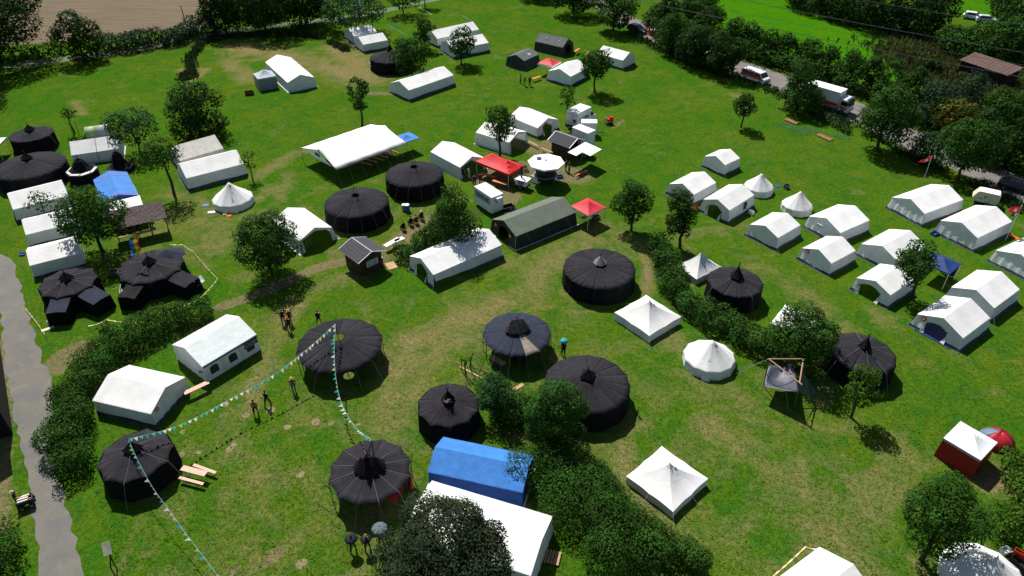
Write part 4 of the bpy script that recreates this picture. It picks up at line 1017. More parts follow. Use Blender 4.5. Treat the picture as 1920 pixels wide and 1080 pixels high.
canopy('white pavilion between the blue tent and the net-roofed shelter',-46.9,76.25,3.6,3.4,R(30),canvas,pk=2.75,val=.2)
canopy('pale grey walled pavilion attached to the tent on the mown bank',-42.3,120.6,3.1,3,R(30),mat('grey_pvc',(.42,.46,.53),.5,.05,2),pk=3.1,wallm=mat('grey_pvc_wall',(.20,.23,.28),.5,.1,2))
canopy('white canopy cut by the left edge beside the farthest black tent',-75.0,93.6,6,3,R(8),canvas,pk=2.6,val=.2,valm=canvas_old)
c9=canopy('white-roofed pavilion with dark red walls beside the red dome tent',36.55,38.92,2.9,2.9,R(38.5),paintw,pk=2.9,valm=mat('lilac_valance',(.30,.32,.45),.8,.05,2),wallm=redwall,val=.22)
# side cloth of the dark blue pavilion, pulled down
b=MB(); b.face([(1.45,-1.45,2.0),(1.45,.6,2.0),(1.7,.3,.05),(1.75,-1.2,.05)]); b.build('side_wall',navyp,c5,False,.01)
# big open-sided marquee
t=thing('open_marquee','long cream open-sided marquee on poles with orange benches beneath','tent',(0,0,0))
FL=G(629,317,2.2);FR_=G(762,268,2.2);BL=G(571,275,2.2)
ax=(FR_-FL); LL=ax.length; ax.normalize(); ay=Vector((-ax.y,ax.x,0)); WW=(BL-FL).dot(ay)
t.location=(FL.x,FL.y,0); t.rotation_euler=(0,0,math.atan2(ax.y,ax.x))
n1,n2=24,14; rows=[]
for i in range(n1+1):
    u=i/n1; row=[]
    for j in range(n2+1):
        v=j/n2; d=abs(2*v-1); zz=3.55-(3.55-2.2)*(d**.85)
        e=min(u,1-u); zz-=.55*max(0,1-e/.13)**1.4*(1-d)*0; zz-=.08*math.sin(math.pi*((u*5)%1))*(d)*.6
        inw=.35*math.sin(math.pi*v)*max(0,1-e/.08)*(1 if u<.5 else -1)
        row.append((u*LL+inw,v*WW,zz-.28*max(0,1-e/.12)**2*(1-d)*(1 if u<.5 else 0)))
    rows.append(row)
b=MB(); b.grid(rows); b.build('roof',canvas,t,True,.02)
b=MB()
for v in(0,WW): b.grid([[(LL*i/24,v,2.2+.02*math.sin(i)) for i in range(25)],[(LL*i/24,v,2.0+.03*math.sin(i*1.7)) for i in range(25)]])
b.build('valance',canvas_old,t,False,.01)
b=MB(); b.face([(.02,WW*.1,2.2),(.02,WW*.5,3.3),(.02,WW*.9,2.2),(-.02,WW*.5,2.0)]); b.build('gable_cloth',canvas,t)
b=MB(); b.face([(-.03,WW*.42,2.55),(-.03,WW*.56,2.55),(-.03,WW*.56,2.95),(-.03,WW*.42,2.95)]); b.build('gable_mark',ink,t)
for i in range(7):
    for s in(0,1):
        xx=LL*i/6; b=MB(); b.tube((xx,s*WW,0),(xx,s*WW,2.2),.03,k=5); b.build('tent_pole',polem,t)
        b=MB(); q=-1.6 if s==0 else WW+1.6; b.tube((xx,s*WW,2.15),(xx+(-.2 if i<3 else .2),q,0),.014,k=4); b.build('guy_rope',rope,t)
for xx in(.3,LL-.3):
    b=MB(); b.tube((xx,WW/2,0),(xx,WW/2,3.4),.05,k=6); b.build('ridge_pole',polem,t)
# ------------------------------------------------------------------ beer-tent furniture
def table(label,a,b_,z=.77,w_=.5,m_=orange,name='trestle_table',cat='table',group=None,L_=2.2):
    A=G(*a,z) if len(a)==2 else Vector(a); B=G(*b_,z) if len(b_)==2 else Vector(b_); c=(A+B)/2; an=math.atan2((B-A).y,(B-A).x)
    t=thing(name,label,cat,(c.x,c.y,0),an,group)
    q=MB(); q.box((0,0,z-.015),(L_,w_,.03)); q.build('top' if z>.6 else 'seat',m_,t)
    for s in(-1,1):
        q=MB(); x=s*(L_/2-.35)
        for y in(-1,1): q.tube((x,y*w_*.42,0),(x,y*w_*.42,z-.03),.014,k=4)
        q.tube((x,-w_*.42,.08),(x,w_*.42,.08),.012,k=4); q.tube((x,0,z-.05),(x-s*.35,0,z-.03),.01,k=4)
        q.build('leg_frame',greenst,t)
    return t
table('pink trestle table between two matching benches in the lower left',(342,877),(385,888),m_=pinkw)
table('pink bench behind the pink trestle table',(363,871),(404,886),.48,.25,pinkw,'bench','bench')
table('pink bench in front of the pink trestle table',(336,895),(381,907),.48,.25,pinkw,'bench','bench')
tb=table('pink trestle table at the corner of the party marquee with boxes on it',(352,734),(384,719),m_=pinkw)
table('longer orange bench beside the dark grey army tent',(1098,100+6),(1104,93),.77,.5,orange)
table('shorter orange table right at the dark grey army tent',(1077,97),(1087,90),.77,.5,orange,L_=2.0)
table('orange bench tipped up below the short grey army tent',(998,148),(1014,142),.6,.5,orange,L_=2.0)
table('orange bench on the grass below the white flap-roofed trailer',(1081,328),(1098,320),.48,.25,orange,'bench','bench')
table('pale wooden bench near the open white tent in the kitchen area',(992,265),(1006,272),.48,.25,wood,'bench','bench')
table('pale wooden bench leading to the grey-roofed stall',(1015,277),(1038,286),.48,.25,wood,'bench','bench')
GM='orange benches under the open marquee'
for i,(x,y,dx) in enumerate([(686,306,22),(697,301,22),(708,297,22),(716,292,22),(727,288,20),(738,284,18)]):
    table('orange bench under the big open marquee, %s from its left end'%('first','second','third','fourth','fifth','sixth')[i],(x-dx/2,y-3),(x+dx/2,y+3),.6,.4,orange,'bench','bench',group=GM)
table('white table with dark plates beside the hedge near the kiosk',(727,458),(743,449),.77,.6,paintw)
table('small white table at the hedge, farther from the kiosk',(745,450),(752,447),.77,.6,paintw,L_=1.2)
# steel stage-barrier frames and benches lying on the verge
def frame_rack(label,a,b_,w_=1.1,name='metal_barrier'):
    A,B=G(*a,.1),G(*b_,.1); c=(A+B)/2; an=math.atan2((B-A).y,(B-A).x); L_=(B-A).length; t=thing(name,label,'barrier',(c.x,c.y,0),an)
    q=MB(); 
    for y in(-w_/2,w_/2): q.tube((-L_/2,y,.1),(L_/2,y,.1),.035,k=4)
    for x in(-L_/2,L_/2): q.tube((x,-w_/2,.1),(x,w_/2,.1),.035,k=4)
    q.build('frame',greenst,t)
    for i in range(7):
        q=MB(); x=-L_/2+L_*(i+1)/8; q.tube((x,-w_/2,.1),(x,w_/2,.1),.02,k=4); q.build('bar',greenst,t)
frame_rack('leftmost green metal frame lying in the grass of the verge',(1463,231),(1488,240))
frame_rack('middle green metal frame lying in the grass of the verge',(1490,242),(1514,251))
frame_rack('upper green metal frame near the verge weeds',(1505,238),(1532,247))
frame_rack('rightmost green metal frame half sunk in the verge grass',(1567,252),(1592,260))
for a,b_,lb in (((1474,222),(1496,231),'stack of folded benches on the verge, nearer the truck'),((1535,251),(1560,262),'stack of folded benches on the verge, farther right')):
    A,B=G(*a,.2),G(*b_,.2); c=(A+B)/2; t=thing('bench_stack',lb,'benches',(c.x,c.y,0),math.atan2((B-A).y,(B-A).x))
    for i in range(3):
        q=MB(); q.box((0,-.4+.3*i,.12+.06*i),((B-A).length,.24,.05)); q.build('plank',wood if i==1 else mat('redwood',(.26,.10,.06),.7,.2,5),t)
# ------------------------------------------------------------------ wooden kiosk and stall
def kiosk(label,P,wallin=.45,sign=True,open_front=False,trim=paintg):
    x,y,th,L_,W,He,Hr,_=P; t=thing('wooden_kiosk',label,'kiosk',(x,y,0),th); h=L_/2;w2=W/2
    for s in(-1,1):
        nrow=5
        for i in range(nrow):
            k0=i/nrow;k1=(i+1)/nrow; b=MB(); z0=Hr+(He-Hr)*k0; z1=Hr+(He-Hr)*k1
            dz=.025 if i else 0
            pts=[(-h,s*w2*k0,z0+.0),(h,s*w2*k0,z0+.0),(h,s*w2*(k1+.02),z1+.012),(-h,s*w2*(k1+.02),z1+.012)]
            if s<0: pts=pts[::-1]
            b.face(pts); b.build('roof_strip',roofm,t,False,.03)
        for e in(-1,1):
            b=MB(); b.tube((e*h,0,Hr+.02),(e*h,s*w2,He+.02),.05,k=4); b.build('verge_trim',trim,t)
    b=MB(); b.tube((-h,0,Hr+.03),(h,0,Hr+.03),.05,k=4); b.build('ridge_trim',trim,t)
    iw=w2-wallin; ih=h-wallin; np_=12
    zt=lambda yy: Hr-.08+(He-Hr)*abs(yy)/w2
    for e in(-1,1):
        for i in range(np_):
            y0=-iw+2*iw*i/np_; ym=y0+iw/np_
            if open_front and e<0 and .15<(i+.5)/np_<.85: 
                z0,z1=0,.95
            else: z0,z1=0,zt(ym)
            b=MB(); b.box((e*ih,ym,(z0+z1)/2),(.05,2*iw/np_-.015,z1-z0)); b.build('plank',woodd,t)
    for s in(-1,1):
        for i in range(12):
            x0=-ih+2*ih*(i+.5)/12; b=MB(); b.box((x0,s*iw,He/2-.03),(2*ih/12-.015,.05,He-.1)); b.build('plank',woodd,t)
    if sign:
        b=MB(); b.box((-ih-.06,-.1,1.25),(.04,1.5,.75)); o=b.build('notice_board',paintg,t)
        for i in range(9):
            c=MB(); c.box((-ih-.085,-.75+.26+.24*(i%4)*1.25,1.02+.20*(i//3)),(.012,.17,.12)); c.build('notice',mat('notice_print',(.16,.26,.22),.8,.3,6),o)
    return t
kiosk('little wooden kiosk with a felt roof and a pale notice board',(-16.48,66.25,2.33,3.89,3.69,2.15,2.88,0),sign=True)
# reverse: front faces lower right
ks=[o for o in COL.objects if o.name=='wooden_kiosk'][0]
kiosk('wooden stall with a grey roof and white edging beside the trailers',(7.7,94.5,2.42,3.93,3.69,2.14,2.93,0),sign=False,open_front=True,trim=paintw)
def dup_plank_board(label,a,b_,c_,d_,m_):
    b=MB(); P=[G(*q,.06) for q in(a,b_,c_,d_)]; o0=sum(P,Vector())/4; b.prism([(p.x-o0.x,p.y-o0.y) for p in P],.0,.06); o=b.build('wooden_board',m_); o.location=(o0.x,o0.y,.01); tag(o,label,'board')
dup_plank_board('pale wooden board lying on the ground beside the kiosk',(721,494),(738,490),(746,501),(729,506),wood)
def drum(label,px,py,r,h,m_,top=None,name='barrel',cat='barrel'):
    p=G(px,py); t=thing(name,label,cat,p); b=MB(); b.tube((0,0,0),(0,0,h*.5),r*.93,r,k=12); b.tube((0,0,h*.5),(0,0,h),r,r*.93,k=12); b.build('body',m_,t)
    b=MB(); b.tube((0,0,h),(0,0,h+.06),r*.98,r*.9,k=12); b.build('lid',top or m_,t)
drum('blue barrel with a pale lid at the kiosk corner',712,497,.45,.95,navyp,paintg)
drum('small green bin at the left side of the kiosk',659,502,.22,.6,mat('green_plastic',(.02,.16,.09),.5,.05,3))
drum('blue portable water barrel with a white lid on the grass below the black tent',764,396,.34,.9,bluep,paintw)
drum('pale green barrel touching the blue one below the black tent',758,394,.30,.75,mat('pale_green',(.30,.38,.22),.6,.1,3),paintw)
# net-roofed shelter
x,y,th=-44.04,73.23,.49; t=thing('net_roof_shelter','long shelter with a mottled brown net roof behind the rainbow flag','shelter',(x,y,0),th)
b=MB(); rows=[[(-2.9+5.8*i/14,-1.7+3.0*j/6,2.15+.85*j/6+rnd.uniform(-.04,.04)) for j in range(7)] for i in range(15)]; b.grid(rows); b.build('roof',thatch,t,False,.06)
for xx in(-2.7,-.9,.9,2.7):
    for yy,zz in((-1.6,2.1),(1.2,2.9)):
        b=MB(); b.tube((xx,yy,0),(xx,yy,zz),.05,k=5); b.build('post',polem,t)
table('trestle table in the shadow under the net-roofed shelter',(262,437),(284,431),m_=wood)
table('bench in the shadow under the net-roofed shelter',(230,444),(250,440),.48,.25,wood,'bench','bench')
# ------------------------------------------------------------------ vehicles and trailers
def wheel(t,x,y,r=.34,w_=.22):
    b=MB(); b.tube((x,y-w_/2,r),(x,y+w_/2,r),r,k=14); o=b.build('tyre',tyre,t); s=1 if y>0 else -1
    b=MB(); b.tube((x,y+s*w_/2,r),(x,y+s*(w_/2+.012),r),r*.58,k=10); b.build('rim',steel,o)
def passenger_van(label,px,py,ang):
    p=G(px,py); t=thing('ambulance_van',label,'van',p,ang)
    prof=[(-2.45,.38),(-2.48,1.0),(-2.38,1.80),(-2.2,1.93),(1.1,1.93),(1.35,1.86),(1.95,1.18),(2.38,.98),(2.45,.75),(2.45,.38)]
    ins=lambda z: 0 if z<1.05 else (z-1.05)*.16
    b=MB(); b.extr(prof,-.95,.95,inset=ins); b.build('body',paintw,t)
    for s in(-1,1):
        b=MB(); b.face([(-2.46,s*.962,.80),(2.38,s*.962,.80),(2.3,s*.962,1.0),(1.95,s*.962,1.17),(-2.46,s*.962,1.18)]); b.build('side_stripe',mat('signal_red',(.80,.06,.02),.4,.03,2),t)
        b=MB(); b.face([(-2.4,s*.885,1.71),(1.2,s*.885,1.71),(1.2,s*.872,1.80),(-2.36,s*.872,1.80)]); b.build('upper_stripe',mat('signal_red',(.80,.06,.02)),t)
        b=MB(); b.box((-2.36,s*.80,1.35),(.16,.26,.7)); b.build('rear_corner',mat('signal_red',(.80,.06,.02)),t)
        for x0,x1 in((-2.2,-1.05),(-1.0,.15)):
            b=MB(); b.face([(x0,s*.958,1.2),(x1,s*.958,1.2),(x1,s*.885,1.7),(x0,s*.885,1.7)]); b.build('side_window',glass,t)
        b=MB(); b.face([(.25,s*.958,1.2),(1.75,s*.958,1.2),(1.35,s*.885,1.7),(.25,s*.885,1.7)]); b.build('side_window',glass,t)
        b=MB(); b.box((2.42,s*.68,.78),(.08,.34,.2)); b.build('headlight',paintg,t)
        b=MB(); b.box((1.55,s*1.08,1.2),(.14,.18,.2)); b.build('mirror',dark,t)
        for x in(-1.55,1.55): wheel(t,x,s*.86)
    b=MB(); b.face([(1.39,-.80,1.84),(1.99,-.90,1.17),(1.99,.90,1.17),(1.39,.80,1.84)]); b.build('windscreen',glass,t)
    b=MB(); b.face([(2.0,-.85,1.172),(2.37,-.8,1.0),(2.37,.8,1.0),(2.0,.85,1.172)]); b.build('bonnet_panel',paintw,t)
    b=MB(); b.box((2.46,0,.5),(.10,1.8,.28)); b.build('front_bumper',dark,t)
    b=MB(); b.box((-2.40,0,1.45),(.2,1.4,.45)); b.build('rear_window',glass,t)
    b=MB(); b.tube((.9,.5,1.93),(.9,.5,2.1),.09,k=8); b.build('beacon',bluep,t); b=MB(); b.tube((-1.9,-.4,1.93),(-1.9,-.4,2.08),.07,k=8); b.build('beacon',dark,t)
    b=MB(); b.box((-1,0,1.945),(.9,1.3,.02)); b.build('roof_panel',paintw,t)
passenger_van('white ambulance van with red side stripe driving down the road',1415,152,R(-52))
def car(label,px,py,ang,m_,name='parked_car',est=True):
    p=G(px,py); t=thing(name,label,'car',p,ang)
    b=MB(); b.extr([(-2.2,.32),(-2.25,.75),(-2.1,.95),(1.0,.93),(1.9,.78),(2.2,.62),(2.22,.32)],-.9,.9,inset=lambda z:0 if z<.6 else (z-.6)*.25); b.build('body',m_,t)
    pr=[(-2.05,.93),(-1.85,1.35),(-1.5,1.46),(.1,1.46),(.95,.93)] if est else [(-1.9,.93),(-1.2,1.42),(.0,1.44),(.9,.93)]
    b=MB(); b.extr(pr,-.83,.83,inset=lambda z:(z-.93)*.36); b.build('cabin',m_,t)
    b=MB(); b.face([(.16,-.62,1.44),(.93,-.78,.96),(.93,.78,.96),(.16,.62,1.44)]); 
    b.v=[(x+.015,y,z+.012) for x,y,z in b.v]; b.build('windscreen',glass,t)
    for s in(-1,1):
        b=MB(); b.face([(-1.75,s*.825,1.0),(.65,s*.825,1.0),(.02,s*.66,1.38),(-1.55,s*.66,1.38)]); b.v=[(x,y+s*.012,z) for x,y,z in b.v]; b.build('side_window',glass,t)
        for x in(-1.4,1.4): wheel(t,x,s*.82,.32,.2)
        b=MB(); b.box((2.14,s*.62,.66),(.14,.34,.12)); b.build('headlight',paintg,t)
        b=MB(); b.box((.7,s*.97,.98),(.14,.16,.12)); b.build('mirror',m_,t)
        b=MB(); b.tube((-1.5,s*.5,1.47),(.0,s*.5,1.47),.018,k=4); b.build('roof_rail',steel,t)
    b=MB(); b.face([(-2.03,-.66,1.02),(-2.03,.66,1.02),(-1.88,.58,1.34),(-1.88,-.58,1.34)]); b.v=[(x-.02,y,z) for x,y,z in b.v]; b.build('rear_window',glass,t)
car('dark blue-black estate car parked at the right end of the road',1905,357,R(-41),carblack)
car('black car parked under roadside trees at the top of the road',1195,60,R(-48),carblack)
car('silver car roof glimpsed between the roadside trees',1290,80,R(-50),paintg)
car('silver-grey car parked behind the small bright meadow',1850,42,R(-20),paintg)
car('white car seen beside the silver-grey one beyond the small bright meadow',1826,36,R(-30),paintw)
def box_trailer(label,cx,cy,L_,W,H,ang,m_=paintw,z0=.35,name='box_trailer',cat='trailer',text=None,ac=False,draw=True,rows=0):
    t=thing(name,label,cat,(cx,cy,0),ang)
    b=MB(); b.box((0,0,(H+z0)/2),(L_,W,H-z0)); b.build('body',m_,t)
    b=MB(); b.box((0,0,H+.02),(L_+.06,W+.06,.05)); b.build('roof',paintw,t)
    for e in(-1,1):
        for s in(-1,1):
            q=MB(); q.box((e*(L_/2),s*(W/2),(H+z0)/2),(.05,.05,H-z0)); q.build('corner_post',paintg,t)
    for s in(-1,1): wheel(t,-.1,s*(W/2-.12),.30,.2)
    if draw:
        b=MB(); b.tube((L_/2,-.35,.45),(L_/2+1.1,0,.42),.04,k=5); b.tube((L_/2,.35,.45),(L_/2+1.1,0,.42),.04,k=5); b.tube((L_/2+1.1,0,0),(L_/2+1.1,0,.6),.035,k=5); b.build('drawbar',dark,t)
    if text:
        b=MB(); b.box((-.1,-W/2-.012,1.85),(L_*.86,.012,.78)); pl=b.build('sign_frame',ink,t)
        b=MB(); b.box((-.1,-W/2-.022,1.85),(L_*.86-.16,.012,.62)); pl2=b.build('sign_panel',mat('sign_grey',(.42,.50,.55),.6,.05,2),t)
        place_text(text,.66,ink,t,frame_at((-.1,-W/2-.034,1.85),(1,0,0),(0,0,1)))
    if ac:
        b=MB(); b.box((L_/2+.22,.1,H-.35),(.42,.85,.38)); b.build('cooling_unit',paintw,t)
        b=MB(); b.box((L_/2+.24,-.25,H-.62),(.2,.2,.22)); b.build('fan',dark,t)
    return t
# the toilet/cooling trailer reads as lettering on its long side
box_trailer('white cooling trailer with blue framed capital lettering on its side',-2.92,79.09,3.62,1.75,2.6,R(127.7-180),text='SANITÄR',ac=True)
box_trailer('white box trailer with red corner lights beside the grey-roofed stall',10.42,97.75,3.0,1.64,2.4,R(134.2-180))
box_trailer('low white box trailer parked behind the box van',11.49,100.9,2.3,1.4,2.2,R(-2))
# box van
t=thing('box_van','white delivery box van with dark lettering, seen from behind','van',(10.6,104.6,0),R(48.8))
b=MB(); b.box((-.6,0,1.75),(3.3,2.1,2.2)); b.build('cargo_box',paintw,t)
b=MB(); b.box((-.6,0,2.87),(3.36,2.16,.05)); b.build('roof',paintw,t)
b=MB(); b.extr([(1.08,.45),(1.08,2.15),(1.6,2.1),(2.2,1.3),(2.75,1.1),(2.8,.45)],-.92,.92,inset=lambda z:0 if z<1.2 else (z-1.2)*.12); b.build('cab',paintw,t)
b=MB(); b.face([(1.66,-.8,2.04),(2.22,-.9,1.32),(2.22,.9,1.32),(1.66,.8,2.04)]); b.v=[(x+.02,y,z+.01) for x,y,z in b.v]; b.build('windscreen',glass,t)
for s in(-1,1):
    b=MB(); b.face([(1.3,s*.94,1.35),(2.1,s*.94,1.35),(1.62,s*.86,1.95),(1.3,s*.87,1.95)]); b.build('side_window',glass,t)
    for x in(-1.3,1.9): wheel(t,x,s*.88,.36,.24)
for yy in(-.55,.5):
    b=MB(); b.box((-2.27,yy,1.72),(.03,.98,2.05)); d_=b.build('rear_door',paintg,t)
    for zz in(1.1,2.45):
        c=MB(); c.box((-2.295,yy,zz),(.015,.8,.05)); c.build('hinge_bar',dark,d_)
b=MB(); b.box((-2.26,0,1.72),(.02,.06,2.1)); b.build('door_gap',dark,t)
b=MB(); b.tube((-2.30,-.5,1.5),(-2.33,-.5,1.5),.28,k=12); b.build('emblem',mat('navy_disc',(.03,.02,.10),.6,.05,2),t)
b=MB(); b.box((-.6,-1.062,1.95),(2.8,.012,.04)); b.box((-.6,-1.062,1.35),(2.8,.012,.04)); b.build('side_line',ink,t)
place_text('MALTESER',.50,ink,t,frame_at((-.6,-1.07,1.65),(1,0,0),(0,0,1)))
b=MB(); b.box((-.4,0,.55),(4.2,1.5,.25)); b.build('chassis',dark,t)
# truck on the road
p=G(1553,203); t=thing('box_truck','white box truck with a red side stripe on the road','truck',p,R(-46))
b=MB(); b.box((-1.1,0,2.15),(5.6,2.4,2.4)); b.build('cargo_box',paintw,t)
b=MB(); b.box((-1.1,0,3.38),(5.66,2.46,.06)); b.build('box_roof',paintw,t)
for s in(-1,1):
    b=MB(); b.face([(-3.9,s*1.212,1.05),(1.7,s*1.212,1.05),(1.7,s*1.212,1.62),(-3.9,s*1.212,1.62)]); b.build('side_stripe',redp,t)
    for x in(-2.6,2.6): wheel(t,x,s*1.0,.45,.3)
    b=MB(); b.face([(2.15,s*1.135,1.55),(3.2,s*1.135,1.45),(3.2,s*1.135,2.2),(2.15,s*1.135,2.2)]); b.build('side_window',glass,t)
    b=MB(); b.face([(2.1,s*1.13,.95),(3.3,s*1.13,.95),(3.25,s*1.13,1.3),(2.1,s*1.13,1.48)]); b.build('door_stripe',redp,t)
    b=MB(); b.box((3.3,s*1.25,1.9),(.12,.16,.45)); b.build('mirror',dark,t)
b=MB(); b.extr([(2.0,.55),(2.0,2.45),(3.15,2.45),(3.42,1.35),(3.45,.55)],-1.12,1.12); b.build('cab',paintw,t)
b=MB(); b.face([(3.20,-1.0,2.36),(3.44,-1.04,1.42),(3.44,1.04,1.42),(3.20,1.0,2.36)]); b.v=[(x+.02,y,z) for x,y,z in b.v]; b.build('windscreen',glass,t)
b=MB(); b.box((3.0,0,2.52),(.3,1.9,.14)); b.build('light_bar',mat('beacon_blue',(.10,.16,.30),.3,.05,2),t)
b=MB(); b.box((3.48,0,.62),(.1,2.2,.3)); b.build('front_bumper',paintg,t)
b=MB(); b.box((-.4,0,.75),(6.8,1.2,.3)); b.build('chassis',dark,t)
tm=place_text('MALTESER',.34,ink,t,frame_at((-1.9,-1.22,2.75),(1,0,0),(0,0,1)))
# small orange trailer by the top of the road
p=G(1224,66); t=thing('utility_trailer','small orange trailer parked behind the black car','trailer',p,R(-50)); b=MB(); b.box((0,0,.7),(1.8,1.3,.7)); b.build('body',mat('signal_orange',(.72,.10,.03),.5,.05,2),t); b=MB(); b.box((.3,0,1.12),(1.0,1.1,.14)); b.build('load',paintg,t)
for s in(-1,1): wheel(t,0,s*.75,.28,.16)
b=MB(); b.tube((-.9,0,.4),(-1.9,0,.4),.04,k=5); b.build('drawbar',dark,t)
# camper trailer
t=thing('camper_trailer','small cream camper trailer on the verge near the black car','caravan',(*G(1845,382)[:2],0),R(-31))
b=MB(); b.extr([(-1.45,.5),(-1.6,.9),(-1.15,1.75),(-.9,1.85),(1.2,1.85),(1.35,1.7),(1.35,.9),(1.15,.5)],-.8,.8,inset=lambda z:0 if z<1 else (z-1)*.10); b.build('body',cream,t)
b=MB(); b.face([(-.9,-.72,1.86),(1.2,-.72,1.86),(1.2,.72,1.86),(-.9,.72,1.86)]); b.build('roof',paintw,t)
b=MB(); b.box((-.2,-.812,1.25),(.22,.01,.22)); b.build('side_emblem',redp,t)
b=MB(); b.box((-.75,-.81,1.0),(.5,.01,.06)); b.box((.3,-.81,.8),(.05,.01,.25)); b.build('side_vent',dark,t)
for s in(-1,1): wheel(t,.1,s*.72,.3,.18)
b=MB(); b.tube((-1.5,0,.45),(-2.5,0,.45),.04,k=5); b.build('drawbar',dark,t)
# red generator
p=G(1142,233); t=thing('generator','red generator on a small frame beside the box van','generator',p,R(20))
b=MB(); b.box((.1,0,.75),(.9,.6,.45)); b.tube((-.1,0,1.0),(.5,0,1.0),.25,k=10); b.build('engine',mat('generator_red',(.70,.03,.015),.5,.05,2),t)
b=MB(); [b.tube((x,y,0),(x,y,.75),.03,k=4) for x in(-.5,.5) for y in(-.3,.3)]; b.box((0,0,.25),(1.2,.7,.06)); b.build('frame',dark,t); b=MB(); b.tube((-.5,0,.6),(-.75,-.1,1.35),.05,k=5); b.build('handle',paintg,t)
# octagonal roof drinks trailer
P=[(760,830),(850,748),(1040,738),(1190,800),(1205,855),(1100,930),(935,955),(790,910)]
W_=[G(880+a/6.836,180+c/6.836,2.9) for a,c in P]; c0=sum(W_,Vector())/8; t=thing('drinks_trailer','white eight-sided roof on a dark serving trailer','trailer',(c0.x,c0.y,0))
rr=sum((q-c0).length for q in W_)/8; a0=math.atan2(W_[0].y-c0.y,W_[0].x-c0.x)
pl=[(rr*1.02*math.cos(a0-i*math.pi/4),rr*1.02*math.sin(a0-i*math.pi/4)) for i in range(8)]
for i in range(8):
    b=MB(); a,c=pl[i],pl[(i+1)%8]; b.face([(0,0,3.02),(c[0],c[1],2.9),(a[0],a[1],2.9)][::-1]); b.face([(a[0],a[1],2.9),(c[0],c[1],2.9),(c[0]*.99,c[1]*.99,2.68),(a[0]*.99,a[1]*.99,2.68)]); b.build('roof_panel',paintw,t,False,.01)
b=MB(); b.prism([(p_[0]*.55,p_[1]*.55) for p_ in pl][::-1],.5,2.7); b.build('serving_body',mat('dark_trailer',(.02,.02,.03),.6,.1,2),t)
b=MB(); b.prism([(p_[0]*.66,p_[1]*.66) for p_ in pl][::-1],1.05,1.15); b.build('counter',steel,t)
b=MB(); b.tube((-.9,.75,2.93),(-.9,.75,3.12),.32,k=12); b.build('vent',dark,t); b=MB(); b.tube((.0,.25,2.98),(.0,.25,3.1),.16,k=10); b.build('vent',steel,t)
# flap-roofed trailer: roof wings of the serving hatch
t=thing('food_trailer','white trailer with raised flat roof wings beside the stall','trailer',(0,0,0)); 
def wq(pts,z): return [G(880+a/6.836,180+c/6.836,z) for a,c in pts]
o0=G(880+1470/6.836,180+790/6.836); t.location=o0
for nm,pts in (('roof_wing',[(1370,768),(1260,722),(1485,590),(1590,635),(1450,720)]),('roof_wing',[(1550,770),(1450,722),(1592,636),(1695,685)])):
    b=MB(); q=wq(pts,2.5); b.prism([(v_.x-o0.x,v_.y-o0.y) for v_ in q],2.46,2.52); b.build(nm,paintw,t)
b=MB(); b.box((0.1,.6,1.0),(2.2,1.5,.9),rz=R(-20)); b.build('body',steel,t)
b=MB(); [b.tube((x,y,0),(x,y,2.46),.03,k=5) for x,y in((-.3,-.5),(-.9,.3),(1.0,.2),(.3,1.2))]; b.build('wing_post',paintw,t)['kind']='stuff'
for s in(-1,1): wheel(t,.1,.6+s*.7,.3,.2)
b=MB(); b.tube((.6,.2,.35),(1.5,-.7,.35),.05,k=5); b.tube((.2,-.3,.35),(.6,-.9,.4),.05,k=5); b.build('drawbar',dark,t)
# stove trailer with black chimney
p=G(980,352); t=thing('field_kitchen','white field kitchen trailer with a tall black stovepipe','trailer',p,R(-30))
b=MB(); b.box((0,0,1.2),(1.9,1.3,.35)); b.box((0,0,.8),(1.6,1.1,.5)); b.build('body',paintw,t)
b=MB(); b.tube((-.3,.2,1.35),(-.35,.25,3.0),.13,k=8); b.build('stovepipe',dark,t)
b=MB(); b.box((0,0,.5),(1.8,1.0,.2)); b.build('chassis',dark,t)
for s in(-1,1): wheel(t,0,s*.6,.33,.2)
b=MB(); b.tube((.9,0,.5),(2.0,-.2,.45),.05,k=5); b.build('drawbar',bluep,t)
b=MB()
for k_,(dx,mm) in enumerate(((-.2,0),(.15,0),(.45,0))): b.face([(dx-.14,-.67,1.3),(dx+.14,-.67,1.3),(dx+.12,-.72,.8+.1*k_),(dx-.1,-.72,.75)])
b.build('tea_towels',shg,t)
p=G(1004,341); t=thing('chest_freezer','white chest freezer with a dark lid beside the eight-sided roof','freezer',p,R(-38)); b=MB(); b.box((0,0,.4),(1.3,.65,.8)); b.build('body',paintw,t); b=MB(); b.box((0,0,.83),(1.25,.6,.05)); b.build('lid',steel,t)
def crate(label,px,py,d,m_,rz=0,z=0,name='crate'):
    p=G(px,py); t=thing(name,label,name.replace('_',' '),(p.x,p.y,z),rz); b=MB(); w_=.03
    for s in(-1,1): b.box((s*(d[0]/2),0,d[2]/2),(w_,d[1],d[2])); b.box((0,s*(d[1]/2),d[2]/2),(d[0],w_,d[2]))
    b.box((0,0,.03),(d[0],d[1],.05)); o=b.build('shell',m_,t); o['kind']='stuff' 
    return t
crate('blue crate on the shaded ground below the eight-sided roof',1049,333,(.9,.6,.3),bluep,.3)
crate('brown open crate on the grass below the grey pavilion',468,177,(1.4,1.1,.5),mat('crate_brown',(.10,.05,.035),.8,.1,4),.3)
crate('white and blue box on the table at the party marquee corner',384,714,(.5,.5,.4),paintw,.4,.78)
crate('turquoise sack on the ground by the hedge end of the left tents',42,478,(.5,.5,.2),bluep,.3)
crate('blue bag at the corner of the long white tent with flags',1752,440,(.9,.6,.3),bluep,.5)
crate('grey cool box on the grass right of the farther bell tent',1474,353,(.6,.5,.55),shg,.6)
crate('blue plastic sheet bundle near the farther bell tent',1458,349,(.7,.5,.08),bluep,.2)
crate('white canister beside the tent with the drying trousers',1408,401,(.35,.7,.45),paintw,.4)
